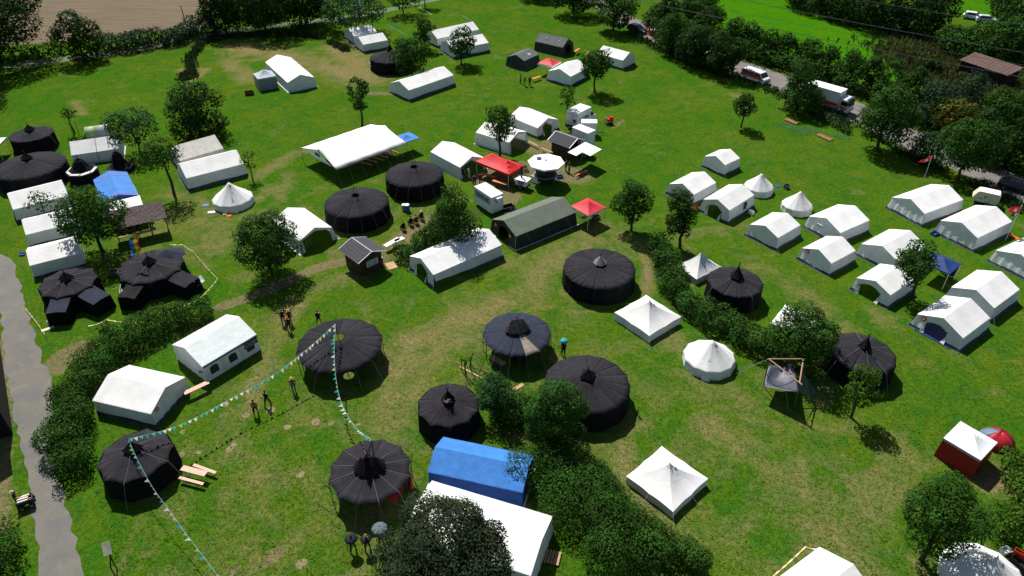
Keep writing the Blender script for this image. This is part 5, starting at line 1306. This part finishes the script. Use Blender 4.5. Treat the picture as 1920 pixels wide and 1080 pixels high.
crate('silver equipment case leaning at the tent between the two winged tents',232,545,(.5,1.8,.4),paintg,.35)
crate('glassy grey cart between the two winged black tents',216,516,(.9,.7,.6),steel,.2)
crate('clear plastic bundle at the porch of the nearer winged tent',99,603,(.5,1.2,.5),paintg,.2)
crate('yellowish board on the grass beside the barrier tape',90,617,(.35,1.1,.06),cream,-.9)
crate('pale plank on the grass right of the open black tent',972,726,(.35,1.1,.05),wood,-.9)
# wooden pallet: slats told apart
p=G(1036,1047); t=thing('wooden_pallet','wooden pallet leaning beside the white tent at the bottom','pallet',p,R(-15))
for i in range(5):
    b=MB(); b.box((-.45+.225*i,0,.16),(.16,1.1,.03)); b.build('slat',wood,t)
for yy in(-.5,0,.5):
    b=MB(); b.box((0,yy,.08),(1.05,.1,.10)); b.build('bearer',woodd,t)
# planks near sapling
A,B=G(862,688),G(908,712); b=MB(); c=(A+B)/2; b.box((0,0,.05),((B-A).length,.14,.06)); o=b.build('wooden_plank',wood); o.location=(c.x,c.y,0); o.rotation_euler=(0,0,math.atan2((B-A).y,(B-A).x)); tag(o,'long pale plank lying below the staked sapling','plank')
t=thing('pole_frame','dark lashed pole frame between the sapling and the open black tent','frame',G(895,700))
o0=t.location
for a,c in (((886,662,1.2),(908,676,1.0)),((908,676,1.0),(896,705,0)),((876,668,1.0),(896,705,0)),((886,662,1.2),(880,690,0))):
    b=MB(); b.tube(G(*a)-o0,G(*c)-o0,.045,k=5); b.build('pole',polem,t)
# ------------------------------------------------------------------ poles, flags, bunting, signs
def cloth_flag(name,t,o,u,v,w_,h,m_,emb=None,label=None,wave=.10,cols=None):
    u=Vector(u).normalized(); v=Vector(v).normalized(); n_=u.cross(v); o=Vector(o); N1=10;N2=6
    b=MB(); rows=[[o+u*(w_*i/N1)+v*(h*j/N2)+n_*(wave*math.sin(i*.9+j*.3)*(i/N1)) for j in range(N2+1)] for i in range(N1+1)]
    if cols:
        for j in range(N2): b.grid([[r[j],r[j+1]] for r in rows],mi=j)
        x=b.build(name,cols,t,True)
    else: b.grid(rows); x=b.build(name,m_,t,True)
    if emb:
        P=cross8(emb); ctr=o+u*w_*.5+v*h*.5
        for s in(-1,1):
            c=MB()
            for i in range(16):
                a,d=P[i],P[(i+1)%16]; q=n_*s*(wave*.5+.06)
                c.face([ctr+q,ctr+q+u*a[0]+v*a[1],ctr+q+u*d[0]+v*d[1]])
            c.build('flag_cross',paintw,x)
    return x
B0=G(1730,342); T0=G(1748,292,3.95)-B0; t=thing('flag_pole','pole with a triangular red flag near the roadside','flag',B0)
b=MB(); b.tube((0,0,0),T0,.035,k=6); b.build('pole',paintg,t)
b=MB(); n_=8; A=Vector((0,0,T0.z)); rows=[]
for i in range(n_+1):
    k=i/n_; c_=T0+Vector((-1.55*k,-.35*k,-.55*k)); hh=.80*(1-.65*k); off=Vector((0,.10*math.sin(i*1.1),0)); rows.append([c_+off+Vector((0,0,0)),c_+off+Vector((-.15,0,-hh))])
b.grid(rows); o=b.build('flag_cloth',red,t,True); 
c=MB(); ctr=T0+Vector((-.75,-.24,-.55)); P=cross8(.28)
for i in range(16): a,d=P[i],P[(i+1)%16]; c.face([ctr,ctr+Vector((a[0],-.0,a[1])),ctr+Vector((d[0],0,d[1]))])
c.build('flag_cross',paintw,o)
B0=G(1884,452); T0=G(1916,386,5.0)-B0; t=thing('flag_pole','leaning pole with a red flag above a small black flag','flag',B0)
b=MB(); b.tube((0,0,0),T0,.04,k=6); b.build('pole',paintg,t)
cloth_flag('flag_cloth',t,T0*.98,(-1,-.1,.02),(.08,0,-1),1.35,.75,red,emb=.30)
cloth_flag('flag_cloth',t,T0*.84,(-1,-.1,.02),(.08,0,-1),.72,.55,mat('black_flag',(.012,.012,.014),.8,.05,2),emb=.25)
B0=j18.location; t=thing('flag_pole','leaning pole with a rainbow flag above the winged black tent','flag',G(284,496)); t.location.z=2.4; Tt=G(257,436,6.0)-t.location
b=MB(); b.tube((0,0,0),Tt,.04,k=6); b.build('pole',polem,t)
cl=[mat('rb%d'%i,c_,.8,.05,2,transl=.2) for i,c_ in enumerate([(.62,.10,.01),(.70,.25,.01),(.65,.48,.02),(.03,.30,.06),(.02,.12,.50),(.05,.10,.45)])]
for i,n_ in enumerate(('red_cloth_band','orange_cloth_band','yellow_cloth_band','green_cloth_band','blue_cloth_band','violet_cloth_band')): cl[i].name=n_
cloth_flag('flag_cloth',t,Tt*.97,(.12,-.55,-.85),(-.85,-.1,-.5),1.9,1.15,None,cols=cl,wave=.2)
B0=G(672,66); T0=G(667,-4,7.5)-B0; t=thing('flag_pole','flag of blue, white and yellow cloth at the feathery tree','flag',B0)
b=MB(); b.tube((0,0,0),T0,.05,k=6); b.build('pole',paintg,t)
cloth_flag('flag_cloth',t,T0*.97,(.1,0,-1),(.9,0,-.3),2.2,1.0,None,cols=[bluep,cyanp,cyanp,paintw,paintw,yellc])
B0=G(351,52); T0=G(338,9,5.6)-B0; t=thing('utility_pole','thin leaning wooden pole in the field hedge','pole',B0); b=MB(); b.tube((0,0,0),T0,.11,.08,k=7); b.build('shaft',polem,t); b=MB(); b.box((T0.x,T0.y,T0.z+.02),(.26,.26,.05)); b.build('cap',steel,t)
# bunting
def bez(pts,n):
    # Catmull-Rom through points
    P=[Vector(p) for p in pts]; P=[P[0]*2-P[1]]+P+[P[-1]*2-P[-2]]; out=[]
    segs=len(P)-3
    for s in range(segs):
        for i in range(n):
            t=i/n; p0,p1,p2,p3=P[s:s+4]; out.append(.5*((2*p1)+(p2-p0)*t+(2*p0-5*p1+4*p2-p3)*t*t+(3*p1-p0-3*p2+p3)*t**3))
    out.append(P[-2]); return out
pw_=mat('pennant_white',(.85,.85,.85),.8,.03,3,transl=.5); pt_=mat('pennant_teal',(.03,.50,.42),.8,.03,3,transl=.5); pc_=mat('pennant_turquoise',(.04,.50,.58),.8,.03,3,transl=.5); pl_=mat('pennant_lime',(.45,.70,.15),.8,.03,3,transl=.5)
def bunting(label,pts,seed=1,step=.44,sz=.34,wind=0.0):
    g=random.Random(seed); C=bez(pts,30); o0=Vector(C[0]); t=thing('bunting_string',label,'bunting',(o0.x,o0.y,0)); o0.z=0
    b=MB(); b.line([c-o0 for c in C],.009,k=4); b.build('cord',mat('teal_cord',(.40,.52,.52),.8,.05,3),t)
    d=0;last=C[0];cnt=0; sets={}
    L_=[0]
    for a,c in zip(C[:-1],C[1:]): L_.append(L_[-1]+(c-a).length)
    total=L_[-1]; cols=[pw_,pt_,pw_,pc_,pw_,pl_,pt_]
    s=.2
    while s<total and cnt<290:
        k=next(i for i in range(1,len(L_)) if L_[i]>=s); f=(s-L_[k-1])/max(1e-6,L_[k]-L_[k-1]); p=C[k-1].lerp(C[k],f)-o0; dr=(C[k]-C[k-1]).normalized()
        sw=Vector((-dr.y,dr.x,0))*g.uniform(-.12,.12)+Vector((-wind*g.uniform(.6,1.1),wind*.25,wind*.45))
        q=MB(); q.face([p-dr*sz*.5,p+dr*sz*.5,p+Vector((0,0,-sz*1.15))+sw]); q.build('pennant',cols[g.randrange(7)],t); cnt+=1
        s+=step*g.uniform(.75,1.25)
top10=Vector((-15.99,50.58,4.55)); top14=Vector((-29.4,37.45,3.9)); top15=G(697,825,4.3)
bunting('teal and white bunting from the open black tent to the lower left tent',[top10,G(575,655,3.35),G(510,705,2.75),G(437,745,2.55),G(370,782,2.6),G(310,806,3.0),top14],3)
bunting('teal and white bunting hanging in a deep curve to the streamer tent',[top10,G(627,655,3.6),G(629,700,3.0),G(637,745,2.3),G(652,780,2.2),G(672,806,3.1),top15],4,wind=.34)
bunting('teal and white bunting running from the lower left tent out of the bottom edge',[top14,G(262,870,3.2),G(287,915,2.6),G(318,958,2.2),G(352,1005,1.9),G(385,1048,1.9),G(418,1092,2.0)],5,wind=.36)
# red streamer on the two-pole tent
P0=top15; P1=G(680,860,4.1); t=thing('streamer','red fringed streamer hung between the two tent poles','streamer',(P0.x,P0.y,0)); o0=Vector((P0.x,P0.y,0))
C=bez([P0,P0.lerp(P1,.5)+Vector((0,0,-.25)),P1],8); b=MB(); b.grid([[c-o0,c-o0+Vector((-.15,0,-.5))] for c in C]); b.build('cloth',mat('streamer_red',(.60,.03,.02),.8,.1,6),t)
for i in range(0,16,1):
    b=MB(); c=C[i]-o0; b.face([c+Vector((-.1,0,-.34)),C[i+1]-o0+Vector((-.1,0,-.34)),c+Vector((-.05,-.05,-.55))]); b.build('fringe',blackcap,t)
for q in(P0,P1):
    b=MB(); b.tube((q.x,q.y-.3,1.8),q,.04,k=5); o=b.build('tent_mast',polem); tag(o,'dark mast holding the red streamer, %s end'%('upper' if q==P0 else 'lower'),'mast')
# orange and purple cloth and red table at the same tent
b=MB(); q=[G(765,878,1.7),G(772,890,1.5),G(777,915,.1),G(770,918,.1),G(765,905,.2)]; b.face(q); o=b.build('hanging_cloth',orangec,None,False,.02); tag(o,'orange cloth hanging at the right side of the streamer tent','cloth')
b=MB(); b.face([G(764,882,1.6),G(766,903,.3),G(771,919,.05),G(765,918,.05)]); o=b.build('hanging_cloth',purplec,None,False,.02); tag(o,'purple cloth strip beside the orange cloth at the streamer tent','cloth')
table('red table under the right edge of the streamer tent',(735,938),(750,915),.77,.6,redp,L_=1.6)
table('wooden table with goods under the left edge of the open black tent',(927,672),(938,678),.77,.6,wood,L_=1.8)
# signpost lower left
p=G(213,1068); t=thing('notice_sign','white board on two crossed wooden posts in the lower left','sign',p,0)
tp=G(202,1030,2.1)-p
b=MB(); b.tube((.25,0,0),tp+Vector((-.1,0,0)),.05,k=5); b.build('post',woodd,t); b=MB(); b.tube((-.25,.1,0),tp+Vector((.15,0,0)),.05,k=5); b.build('post',woodd,t)
Q=[G(190,1018,2.75)-p,G(206,1014,2.75)-p,G(211,1038,2.1)-p,G(195,1043,2.1)-p]; b=MB(); b.face(Q); b.build('board',cream,t,False,.04)
# barrier tape
def tape(label,pts,z=.75):
    P=[G(*q,z) for q in pts]; o0=Vector((P[0].x,P[0].y,0)); t=thing('barrier_tape',label,'barrier tape',o0)
    for a,b_ in zip(P[:-1],P[1:]):
        n=max(2,int((b_-a).length/.35))
        for i in range(n):
            c=MB(); p0=a.lerp(b_,i/n)-o0;p1=a.lerp(b_,(i+1)/n)-o0; sag=-.12; z0=sag*math.sin(math.pi*i/n);z1=sag*math.sin(math.pi*(i+1)/n)
            c.face([p0+Vector((0,0,z0)),p1+Vector((0,0,z1)),p1+Vector((.03,-.07,z1)),p0+Vector((.03,-.07,z0))]); c.build('tape_band',paintw if i%2 else mat('tape_red',(.55,.22,.10),.6,.05,2) if i%4 else yellc,t)
    for q in P:
        c=MB(); c.tube((q.x-o0.x,q.y-o0.y,0),(q.x-o0.x,q.y-o0.y,z+.05),.015,k=4); c.build('stake',steel,t)
tape('striped barrier tape around the big winged tent',[(318,457),(342,458),(362,470),(378,490),(408,522),(375,558),(340,574),(300,588),(262,605),(200,599),(165,611)],.5)
tape('striped barrier tape at the left beside the gravel path',[(68,508),(64,520),(56,560)],.5)
tape('striped barrier tape along the path below the nearer winged tent',[(47,576),(70,605),(85,628)],.5)
tape('striped barrier tape beside the white tent cut by the bottom edge',[(1448,1080),(1510,1024),(1535,1029)],.6)
# turquoise volleyball ropes at the top
def thinline(name,label,cat,pts,m_,r=.03):
    P=[Vector(q) for q in pts]; o0=Vector((P[0].x,P[0].y,0)); b=MB(); b.line([q-o0 for q in P],r,k=4); o=b.build(name,m_); o.location=o0; tag(o,label,cat)
teal2=mat('teal_band',(.05,.38,.28),.7,.05,3)
thinline('ground_tape','green field tape laid on the grass left of the young trees','tape',[G(752,44,.03),G(725,46,.03),G(763,67,.03)],teal2,.06)
thinline('ground_tape','short green field tape behind the longest white tent','tape',[G(866,29,.03),G(882,39,.03)],teal2,.06)
thinline('ground_tape','pale field tape near the trees at the top edge','tape',[G(785,13,.03),G(810,28,.03)],cream,.06)
# power lines
for i,(lb,a,b_,h_) in enumerate([('lowest double power cable over the scrub',(1180,-3),(1930,150),9),('second power cable above the lowest one',(1262,-2),(1930,126),10),('power cable over the rusty shed',(1380,-3),(1930,103),11),('power cable across the right wood',(1605,-3),(1930,50),12),('power cable across the small bright meadow',(1705,-3),(1930,30),13),('power cable in the top right corner',(1805,-3),(1930,14),14)]):
    A=G(*a,h_);B=G(*b_,h_); d=B-A; A=A-d*.8; B=B+d*.6; P=[]
    for k in range(31):
        f=k/30; q=A.lerp(B,f); q.z-=1.2*math.sin(math.pi*f)-1.0; P.append(q)
    for s in ((0,.35) if i in(0,2,3) else (0,)):
        nm='power_cable'
        thinline(nm,lb+('' if s==0 else ', its parallel twin'),'power cable',[q+Vector((0,s,0)) for q in P],mat('cable_grey',(.13,.13,.14),.5,.05,3,metal=.3),.028)
# rusty shed in the scrub
A=G(1812,108,2.6);B=G(1903,138,2.6); an=math.atan2((B-A).y,(B-A).x); c=(A+B)/2; t=thing('long_shed','long shed with a rusty sheet roof in the scrub at the top right','shed',(c.x,c.y,0),an); L_=(B-A).length
for i in range(12):
    b=MB(); x0=-L_/2+L_*i/12; b.face([(x0,-1.8,2.5),(x0+L_/12-.05,-1.8,2.5),(x0+L_/12-.05,2.0,3.3),(x0,2.0,3.3)]); b.build('roof_sheet',rust,t,False,.05)
for i in range(14):
    b=MB(); x0=-L_/2+.3+(L_-.6)*(i+.5)/14; b.box((x0,-1.5,1.2),((L_-.6)/14-.03,.08,2.4)); b.build('wall_board',mat('tarred_board',(.02,.018,.016),.9,.2,3),t)
b=MB(); b.box((-L_/2+.3,.2,1.3),(.1,3.3,2.6)); b.box((L_/2-.3,.2,1.3),(.1,3.3,2.6)); b.build('end_wall',mat('tarred_board',(.02,.018,.016)),t)['kind']='stuff'
# sail of dark tarpaulins on a pole frame
t=thing('tarp_shelter','dark tarpaulin slung under a frame of pale poles, with green side sheet','shelter',G(1475,745)); o0=t.location.copy()
Z=lambda px,py,z=0: G(1400+px/7.7125,640+py/7.7125,z)-o0
PA,PB,PC=Z(320,255,3.6),Z(820,255,3.6),Z(765,600,3.2)
for a,c in((PA+(PA-PB)*.03,PB),(PA,PC+(PC-PA)*.08),(PB,PC)):
    b=MB(); b.tube(a,c,.055,k=6); b.build('top_pole',mat('peeled_pole',(.45,.27,.20),.7,.1,6),t)
for a,c in((PA,Z(245,650,0)),(PC,Z(690,950,0)),(PB,Z(845,470,0))):
    b=MB(); b.tube(a,c,.045,k=6); b.build('leg_pole',mat('grey_pole',(.16,.12,.10),.8,.1,6),t)
b=MB(); q=[Z(320,350,1.9),Z(690,355,2.0),Z(745,735,2.4),Z(245,655,1.5)]; rows=[[ (Vector(q[0]).lerp(q[1],u)).lerp(Vector(q[3]).lerp(q[2],u),v)+Vector((0,0,-.45*math.sin(math.pi*u)*math.sin(math.pi*v)+.04*math.sin(9*u+5*v))) for v in np.linspace(0,1,13)] for u in np.linspace(0,1,13)]
b.grid(rows); b.build('tarpaulin',mat('shiny_dark_tarp',(.06,.065,.095),.50,.12,2,.03,3,spec=.4),t,True,.01)
b=MB(); b.face([Z(800,420,2.9),Z(745,735,2.2),Z(900,800,1.1),Z(1025,760,1.0)]); b.build('side_sheet',mat('green_sheet',(.035,.075,.050),.7,.1,2,.02,3),t,False,.01)
for a,c in(((320,255,3.6),(-160,470,0)),((300,265,3.6),(-110,410,0)),((570,725,1.7),(600,1000,0)),((900,800,1.1),(930,910,0))):
    b=MB(); b.tube(Z(*a),Z(*c),.02,k=4); b.build('guy_rope',rope,t)
# red and blue dome tent
p=G(1866,829); t=thing('dome_tent','red and blue-grey dome tent behind the white-roofed pavilion','tent',p,R(-20))
def domeseg(a0,a1,m_,nm):
    b=MB(); rows=[]
    for i in range(9):
        th_=math.pi/2*i/8; rows.append([(1.42*math.cos(th_)*math.cos(a),1.28*math.cos(th_)*math.sin(a),1.25*math.sin(th_)*(1-.04*math.sin(3*a))) for a in np.linspace(a0,a1,7)])
    b.grid(rows); b.build(nm,m_,t,True,.01)
dr_=mat('dome_red',(.48,.02,.035),.5,.05,2,transl=.15); dd=mat('dome_dark_red',(.20,.008,.015),.5,.05,2); db=mat('dome_blue_grey',(.12,.19,.26),.5,.05,2)
domeseg(R(-150),R(-35),dr_,'fly_panel'); domeseg(R(-35),R(60),dd,'fly_panel'); domeseg(R(60),R(135),dd,'fly_panel'); domeseg(R(135),R(210),db,'fly_panel')
for a in(R(-30),R(50),R(-120),R(150)):
    b=MB(); b.line([(1.43*math.cos(h_)*math.cos(a),1.29*math.cos(h_)*math.sin(a),1.26*math.sin(h_)) for h_ in np.linspace(0,math.pi/2,9)],.008,k=4); b.build('tent_rod',dd,t)
# green tunnel tent
p=G(186,254); t=thing('tunnel_tent','small green and grey tunnel tent behind the white tent with the dark seam','tent',p,R(22))
for k,(x0,x1,m_) in enumerate(((-1.6,0,mat('pale_green_fly',(.33,.45,.22),.6,.05,2)),(0,1.6,mat('pale_grey_fly',(.40,.38,.40),.6,.05,2)))):
    b=MB(); b.grid([[(x,1.2*math.cos(a),1.5*math.sin(a)) for a in np.linspace(.0,math.pi,11)] for x in(x0,x1)],flip=True); b.build('fly_panel',m_,t,True,.01)
b=MB(); b.face([(-1.6,1.2*math.cos(a),1.5*math.sin(a)) for a in np.linspace(0,math.pi,11)]); b.build('door_panel',mat('green_door',(.04,.14,.07),.7,.1,2),t)
b=MB(); b.face([(-1.61,-.9,0),(-2.3,-.9,0),(-1.61,-.9,.9)]); b.build('porch_flap',mat('green_door',(.04,.14,.07)),t)
table('red cloth table in the shade under the red single pavilion',(1093,408),(1108,402),.77,.6,redp,L_=1.8)
table('long orange table in the shade under the red double pavilion',(925,338),(950,345),.77,.5,orange)
table('second orange table in the shade under the red double pavilion',(905,325),(925,331),.77,.5,orange)
crate('grey sack pile under the red single pavilion',1118,410,(.8,.6,.45),shg,.5)
crate('blue towel on the grass left of the deeply folded bell tent',386,385,(.7,.5,.05),bluep,.4,name='towel')
crate('pale blue towel below the blue one by the folded bell tent',397,398,(.9,.5,.05),flapw,.2,name='towel')
crate('orange towel on the grass in front of the folded bell tent',430,404,(.6,.5,.05),orangec,.9,name='towel')
crate('white bag between the towels at the folded bell tent',422,402,(.3,.6,.15),paintw,.1)
crate('orange jacket heap beside the tent with the drying trousers',1303,394,(.9,.6,.35),orangec,.6,name='cloth_heap')
crate('dark luggage pile at the drawbar of the white cooling trailer',950,392,(1.8,1.0,.4),shb,.5,name='luggage_pile')
crate('purple bag in front of the dark luggage pile',962,396,(.6,.5,.35),purplec,.9)
crate('orange ground cover strip beside the pole with the red and black flags',1898,443,(.5,1.6,.06),orangec,.4,name='towel')
# goods at the bottom right shade
crate('red folded chair in the shade at the bottom right corner',1908,1046,(.3,.8,.7),redp,.8,name='folded_chair')
crate('white box in the shade at the bottom right corner',1884,1035,(.6,.5,.3),paintg,.3)
crate('black heap of fabric at the right edge in the bottom corner',1918,1060,(1.4,1.2,.6),shb,.3,name='cloth_heap')
# ------------------------------------------------------------------ people
BODY={}
def body(pose):
    if pose in BODY: return BODY[pose]
    V=[(0,0,.95,.165),(0,0,1.15,.15),(0,0,1.36,.185),(0,0,1.50,.055),(0,.015,1.60,.085),(0,.02,1.70,.075)]
    E=[(0,1),(1,2),(2,3),(3,4),(4,5)]
    st={'stand':.05,'walk':.28,'sit':0,'carry':.2}[pose]
    def add(ch,par):
        for c in ch: V.append(c); E.append((par,len(V)-1)); par=len(V)-1
    if pose=='sit':
        for s in(-1,1): add([(s*.10,.05,.92,.10),(s*.13,.45,.92,.075),(s*.13,.48,.50,.055),(s*.13,.60,.46,.04)],0)
    else:
        for s in(-1,1):
            f=s*st; add([(s*.10,0,.88,.115),(s*.11,f*.6+.02,.50,.080),(s*.115,f,.10,.055),(s*.12,f+.15,.04,.045)],0)
    for s in(-1,1):
        f=-s*st*.7
        if pose in('carry',): add([(s*.20,0,1.40,.06),(s*.26,.08,1.12,.045),(s*.22,.36,1.10,.035),(s*.20,.46,1.10,.03)],2)
        else: add([(s*.20,0,1.40,.07),(s*.25,f*.2,1.14,.055),(s*.25,f*.6+.06,.90,.042),(s*.24,f*.6+.10,.80,.036)],2)
    me=bpy.data.meshes.new('person_body'); me.from_pydata([v_[:3] for v_ in V],E,[]); me.update()
    o=bpy.data.objects.new('tmp',me); COL.objects.link(o)
    md=o.modifiers.new('s','SKIN'); md.use_smooth_shade=True
    for i,v_ in enumerate(V): me.skin_vertices[0].data[i].radius=(v_[3],v_[3]*(.72 if i<3 else 1)); 
    me.skin_vertices[0].data[0].use_root=True
    o.modifiers.new('u','SUBSURF').levels=1
    dg=bpy.context.evaluated_depsgraph_get(); m2=bpy.data.meshes.new_from_object(o.evaluated_get(dg)); bpy.data.objects.remove(o)
    m2.name='person_body'; BODY[pose]=m2; return m2
def person(label,px,py,face,top=shb,legs=shb,head=hairm,pose='stand',short=False,hat=None,z=0,scale=1.0,sleeves=False,pos=None):
    p=Vector(pos) if pos else G(px,py); me=body(pose).copy(); me.materials.clear()
    for m_ in(skin if top is not brn else brn,top,legs,dark): me.materials.append(m_)
    for f in me.polygons:
        c=f.center
        if c.z>1.46: i=0
        elif pose=='sit':
            i=1 if c.z>1.02 else (2 if c.z>.7 or not short else 0)
            if c.z<.5: i=3
        elif c.z<.10: i=3
        elif c.z<.93 and abs(c.x)<.20: i=2 if (not short or c.z>.55) else 0
        else: i=1 if (abs(c.x)<.235 or c.z>1.22 or sleeves) else 0
        f.material_index=i
    t=thing('person',label,'person',(p.x,p.y,z-(.44 if pose=='sit' else 0)),face); t.scale=(scale,)*3
    obj('body',me,t)
    b=MB(); rows=[]
    for i in range(6):
        th_=math.pi/2*i/5; rows.append([(.098*math.cos(th_)*math.cos(a),.0+.105*math.cos(th_)*math.sin(a),1.665+.12*math.sin(th_)) for a in np.linspace(0,2*math.pi,11)])
    b.grid(rows); b.build('hair' if not hat else 'hat',hat or head,t,True)
    b=MB(); b.face([(-.03,.112,1.60),(.03,.112,1.60),(0,.135,1.56)]); b.build('nose',skin,t)
    if hat:
        b=MB(); b.tube((0,0,1.665),(0,0,1.68),.125,k=12); b.build('hat_brim',hat,t)
    return t
person('person in a dark hoodie and grey cap, left one of the group of three',532,606,R(200),shb,shb,pose='walk',hat=shg)
person('person in a maroon shirt and yellow cap in the group of three',545,606,R(210),shr,shb,pose='walk',hat=yellc)
person('person in maroon with an orange cap, nearest of the group of three',543,620,R(190),shr,shb,pose='stand',hat=orangec,short=True)
person('person in black walking alone behind the bunting-pole tent',599,608,R(170),shb,shb,pose='walk',short=True)
person('person in grey with a yellow hat left of the bunting-pole tent',552,734,R(200),shg,shg,pose='stand',hat=yellc)
person('person in a black shirt and trousers walking under the bunting',503,760,R(160),shb,shb,pose='walk')
person('bare-chested person in dark shorts beside the one in black',481,777,R(190),brn,shb,pose='walk',short=True)
person('leftmost of three people in black near the short grey army tent',976,156,R(100),shb,shb)
person('middle of three people in black, in light shorts, near the grey army tent',984,161,R(60),shb,shg,short=True,hat=blondm)
person('rightmost of three people in black near the orange tipped bench',993,161,R(20),shb,shb)
person('person in a long white apron at the open white kitchen tent',880,335,R(120),shw,shw)
person('person in dark clothes standing in the open kitchen tent',868,334,R(160),shb,shb)
person('left one of two people in black right of the eight-sided roof',1061,321,R(60),shb,shb)
person('right one of two people in black right of the eight-sided roof',1067,324,R(100),shb,shb)
person('person in dark clothes behind the cooling trailer, left one',890,349,R(180),shr,shb)
person('person in dark clothes behind the cooling trailer, right one',901,346,R(180),shr,shb)
for i,(x,y,tm_,lb) in enumerate([(757,432,shb,'leftmost'),(771,423,shb,'second'),(781,420,mat('olive_clothing',(.05,.06,.03),.9,.1,4),'third'),(791,412,shr,'fourth')]):
    person('%s of the people sitting along the hedge by the worn path'%lb,x,y,R(40),tm_,shb,pose='sit',short=True,hat=paintw if i==3 else None)
    p=G(x,y); b=MB(); b.box((0,-.05,.4),(.5,.4,.06)); [b.box((sx*.2,sy*.15-.05,.19),(.05,.05,.38)) for sx in(-1,1) for sy in(-1,1)]; o=b.build('stool',woodd); o.location=p; o.rotation_euler=(0,0,R(40)); tag(o,'low wooden stool under the %s sitter at the hedge'%lb,'stool')
pp=person('person in black with a big turquoise sun hat beside the lower black tent',1056,666,R(150),shb,shb,pose='stand')
b=MB(); rows=[[(.36*math.cos(th_)*math.cos(a),.36*math.cos(th_)*math.sin(a),1.72+.30*math.sin(th_)) for a in np.linspace(0,2*math.pi,13)] for th_ in np.linspace(0,math.pi/2,5)]; b.grid(rows); o=b.build('sun_umbrella',cyanp,None,True,.01); o.location=pp.location; tag(o,'round turquoise umbrella over a person beside the lower black tent','umbrella')
def umbrella(label,p,r,z,m_,tilt=0):
    t=thing('umbrella',label,'umbrella',(p.x,p.y,0)); n=8
    for i in range(n):
        a0,a1=2*math.pi*i/n,2*math.pi*(i+1)/n; b=MB(); rows=[]
        for k in range(5):
            th_=k/4*1.15; rr=r*math.sin(th_)/math.sin(1.15); zz=z-.45*r*(1-math.cos(th_))/(1-math.cos(1.15)); rows.append([(rr*math.cos(a),rr*math.sin(a)+tilt*rr*0,zz-(.05*r*(k/4) if j==0 else 0)*0) for j,a in enumerate((a0,(a0+a1)/2,a1))])
        b.grid(rows); b.build('canopy_panel',m_,t,True,.006)
    b=MB(); b.tube((0,0,.95),(0,0,z+.12),.014,k=5); b.build('shaft',dark,t)
p=G(716,1022); person('person under the grey umbrella at the bottom edge',0,0,R(180),shb,shb,pose='carry',pos=p); umbrella('silvery grey umbrella held near the copper maple',p+Vector((0,.15,0)),.58,2.0,mat('umbrella_grey',(.10,.13,.15),.6,.08,2))
p=G(690,1030); person('person in black reading under a dark umbrella at the bottom',0,0,R(180),shb,shb,pose='carry',pos=p,head=blondm); umbrella('black umbrella, smaller one in the middle of the bottom group',p+Vector((0,.0,0)),.40,1.45,mat('umbrella_black',(.008,.008,.012),.7,.1,2))
p=G(663,1032); person('person with two wooden poles at the left of the bottom group',0,0,R(170),shb,shb,pose='carry',pos=p); umbrella('dark blue umbrella at the left of the bottom group',p+Vector((0,.0,0)),.46,1.6,mat('umbrella_navy',(.008,.008,.022),.7,.1,2))
for dx in(-.45,.15):
    b=MB(); b.tube((dx-.25,-.9,0),(dx,-.2,1.2),.025,k=5); o=b.build('wooden_stick',wood); o.location=p; tag(o,'pale wooden stick held by the left person of the bottom group, %s one'%('left' if dx<0 else 'right'),'stick')
person('person partly hidden by the copper maple at the bottom',736,1008,R(120),shb,shb,pose='sit')
# cart puller on the gravel path
person('person in black with a light hat pulling a cart on the gravel path',38,948,R(-60),shb,shg,pose='carry',hat=cream)
p=G(52,948); t=thing('hand_cart','small hand cart loaded with split firewood on the gravel path','cart',p,R(30))
b=MB(); b.box((0,0,.5),(1.1,.7,.08)); b.box((0,.34,.68),(1.1,.04,.34)); b.box((0,-.34,.68),(1.1,.04,.34)); b.box((.55,0,.68),(.04,.7,.34)); b.build('tray',dark,t)['kind']='stuff'
for i in range(7):
    b=MB(); b.box((rnd.uniform(-.1,.1),-.24+.08*i,.78+rnd.uniform(0,.12)),(.75,.07,.07),rz=rnd.uniform(-.1,.1)); b.build('firewood_log',wood if i%3 else paintw,t)
for s in(-1,1): wheel(t,-.3,s*.42,.25,.08); wheel(t,.35,s*.42,.25,.08)
b=MB(); b.tube((-.55,0,.45),(-1.1,-.1,.95),.025,k=5); b.build('handle',steel,t)
# people under the shelters and at the open black tent
GS='people sitting in the shade under the net-roofed shelter'
for (x,y),lb in zip(((232,436),(246,434),(262,428),(288,424)),('leftmost','second','third','rightmost')):
    person('%s of the people sitting in the shade under the net-roofed shelter'%lb,x,y,R(180),shr if x%4 else shw,shb,pose='sit',scale=.95)['group']=GS
person('person in dark clothes sitting inside the open black tent',985,680,R(160),shr,shb,pose='sit')
person('person in a pale shirt sitting inside the open black tent',962,676,R(200),shw,shb,pose='sit')
person('small person standing on the grass right of the biggest lower black tent',1195,778,R(90),shb,shb,scale=.55)
person('person stepping out of the doorway of the tent with the drying trousers',1342,398,R(-60),shb,shg)
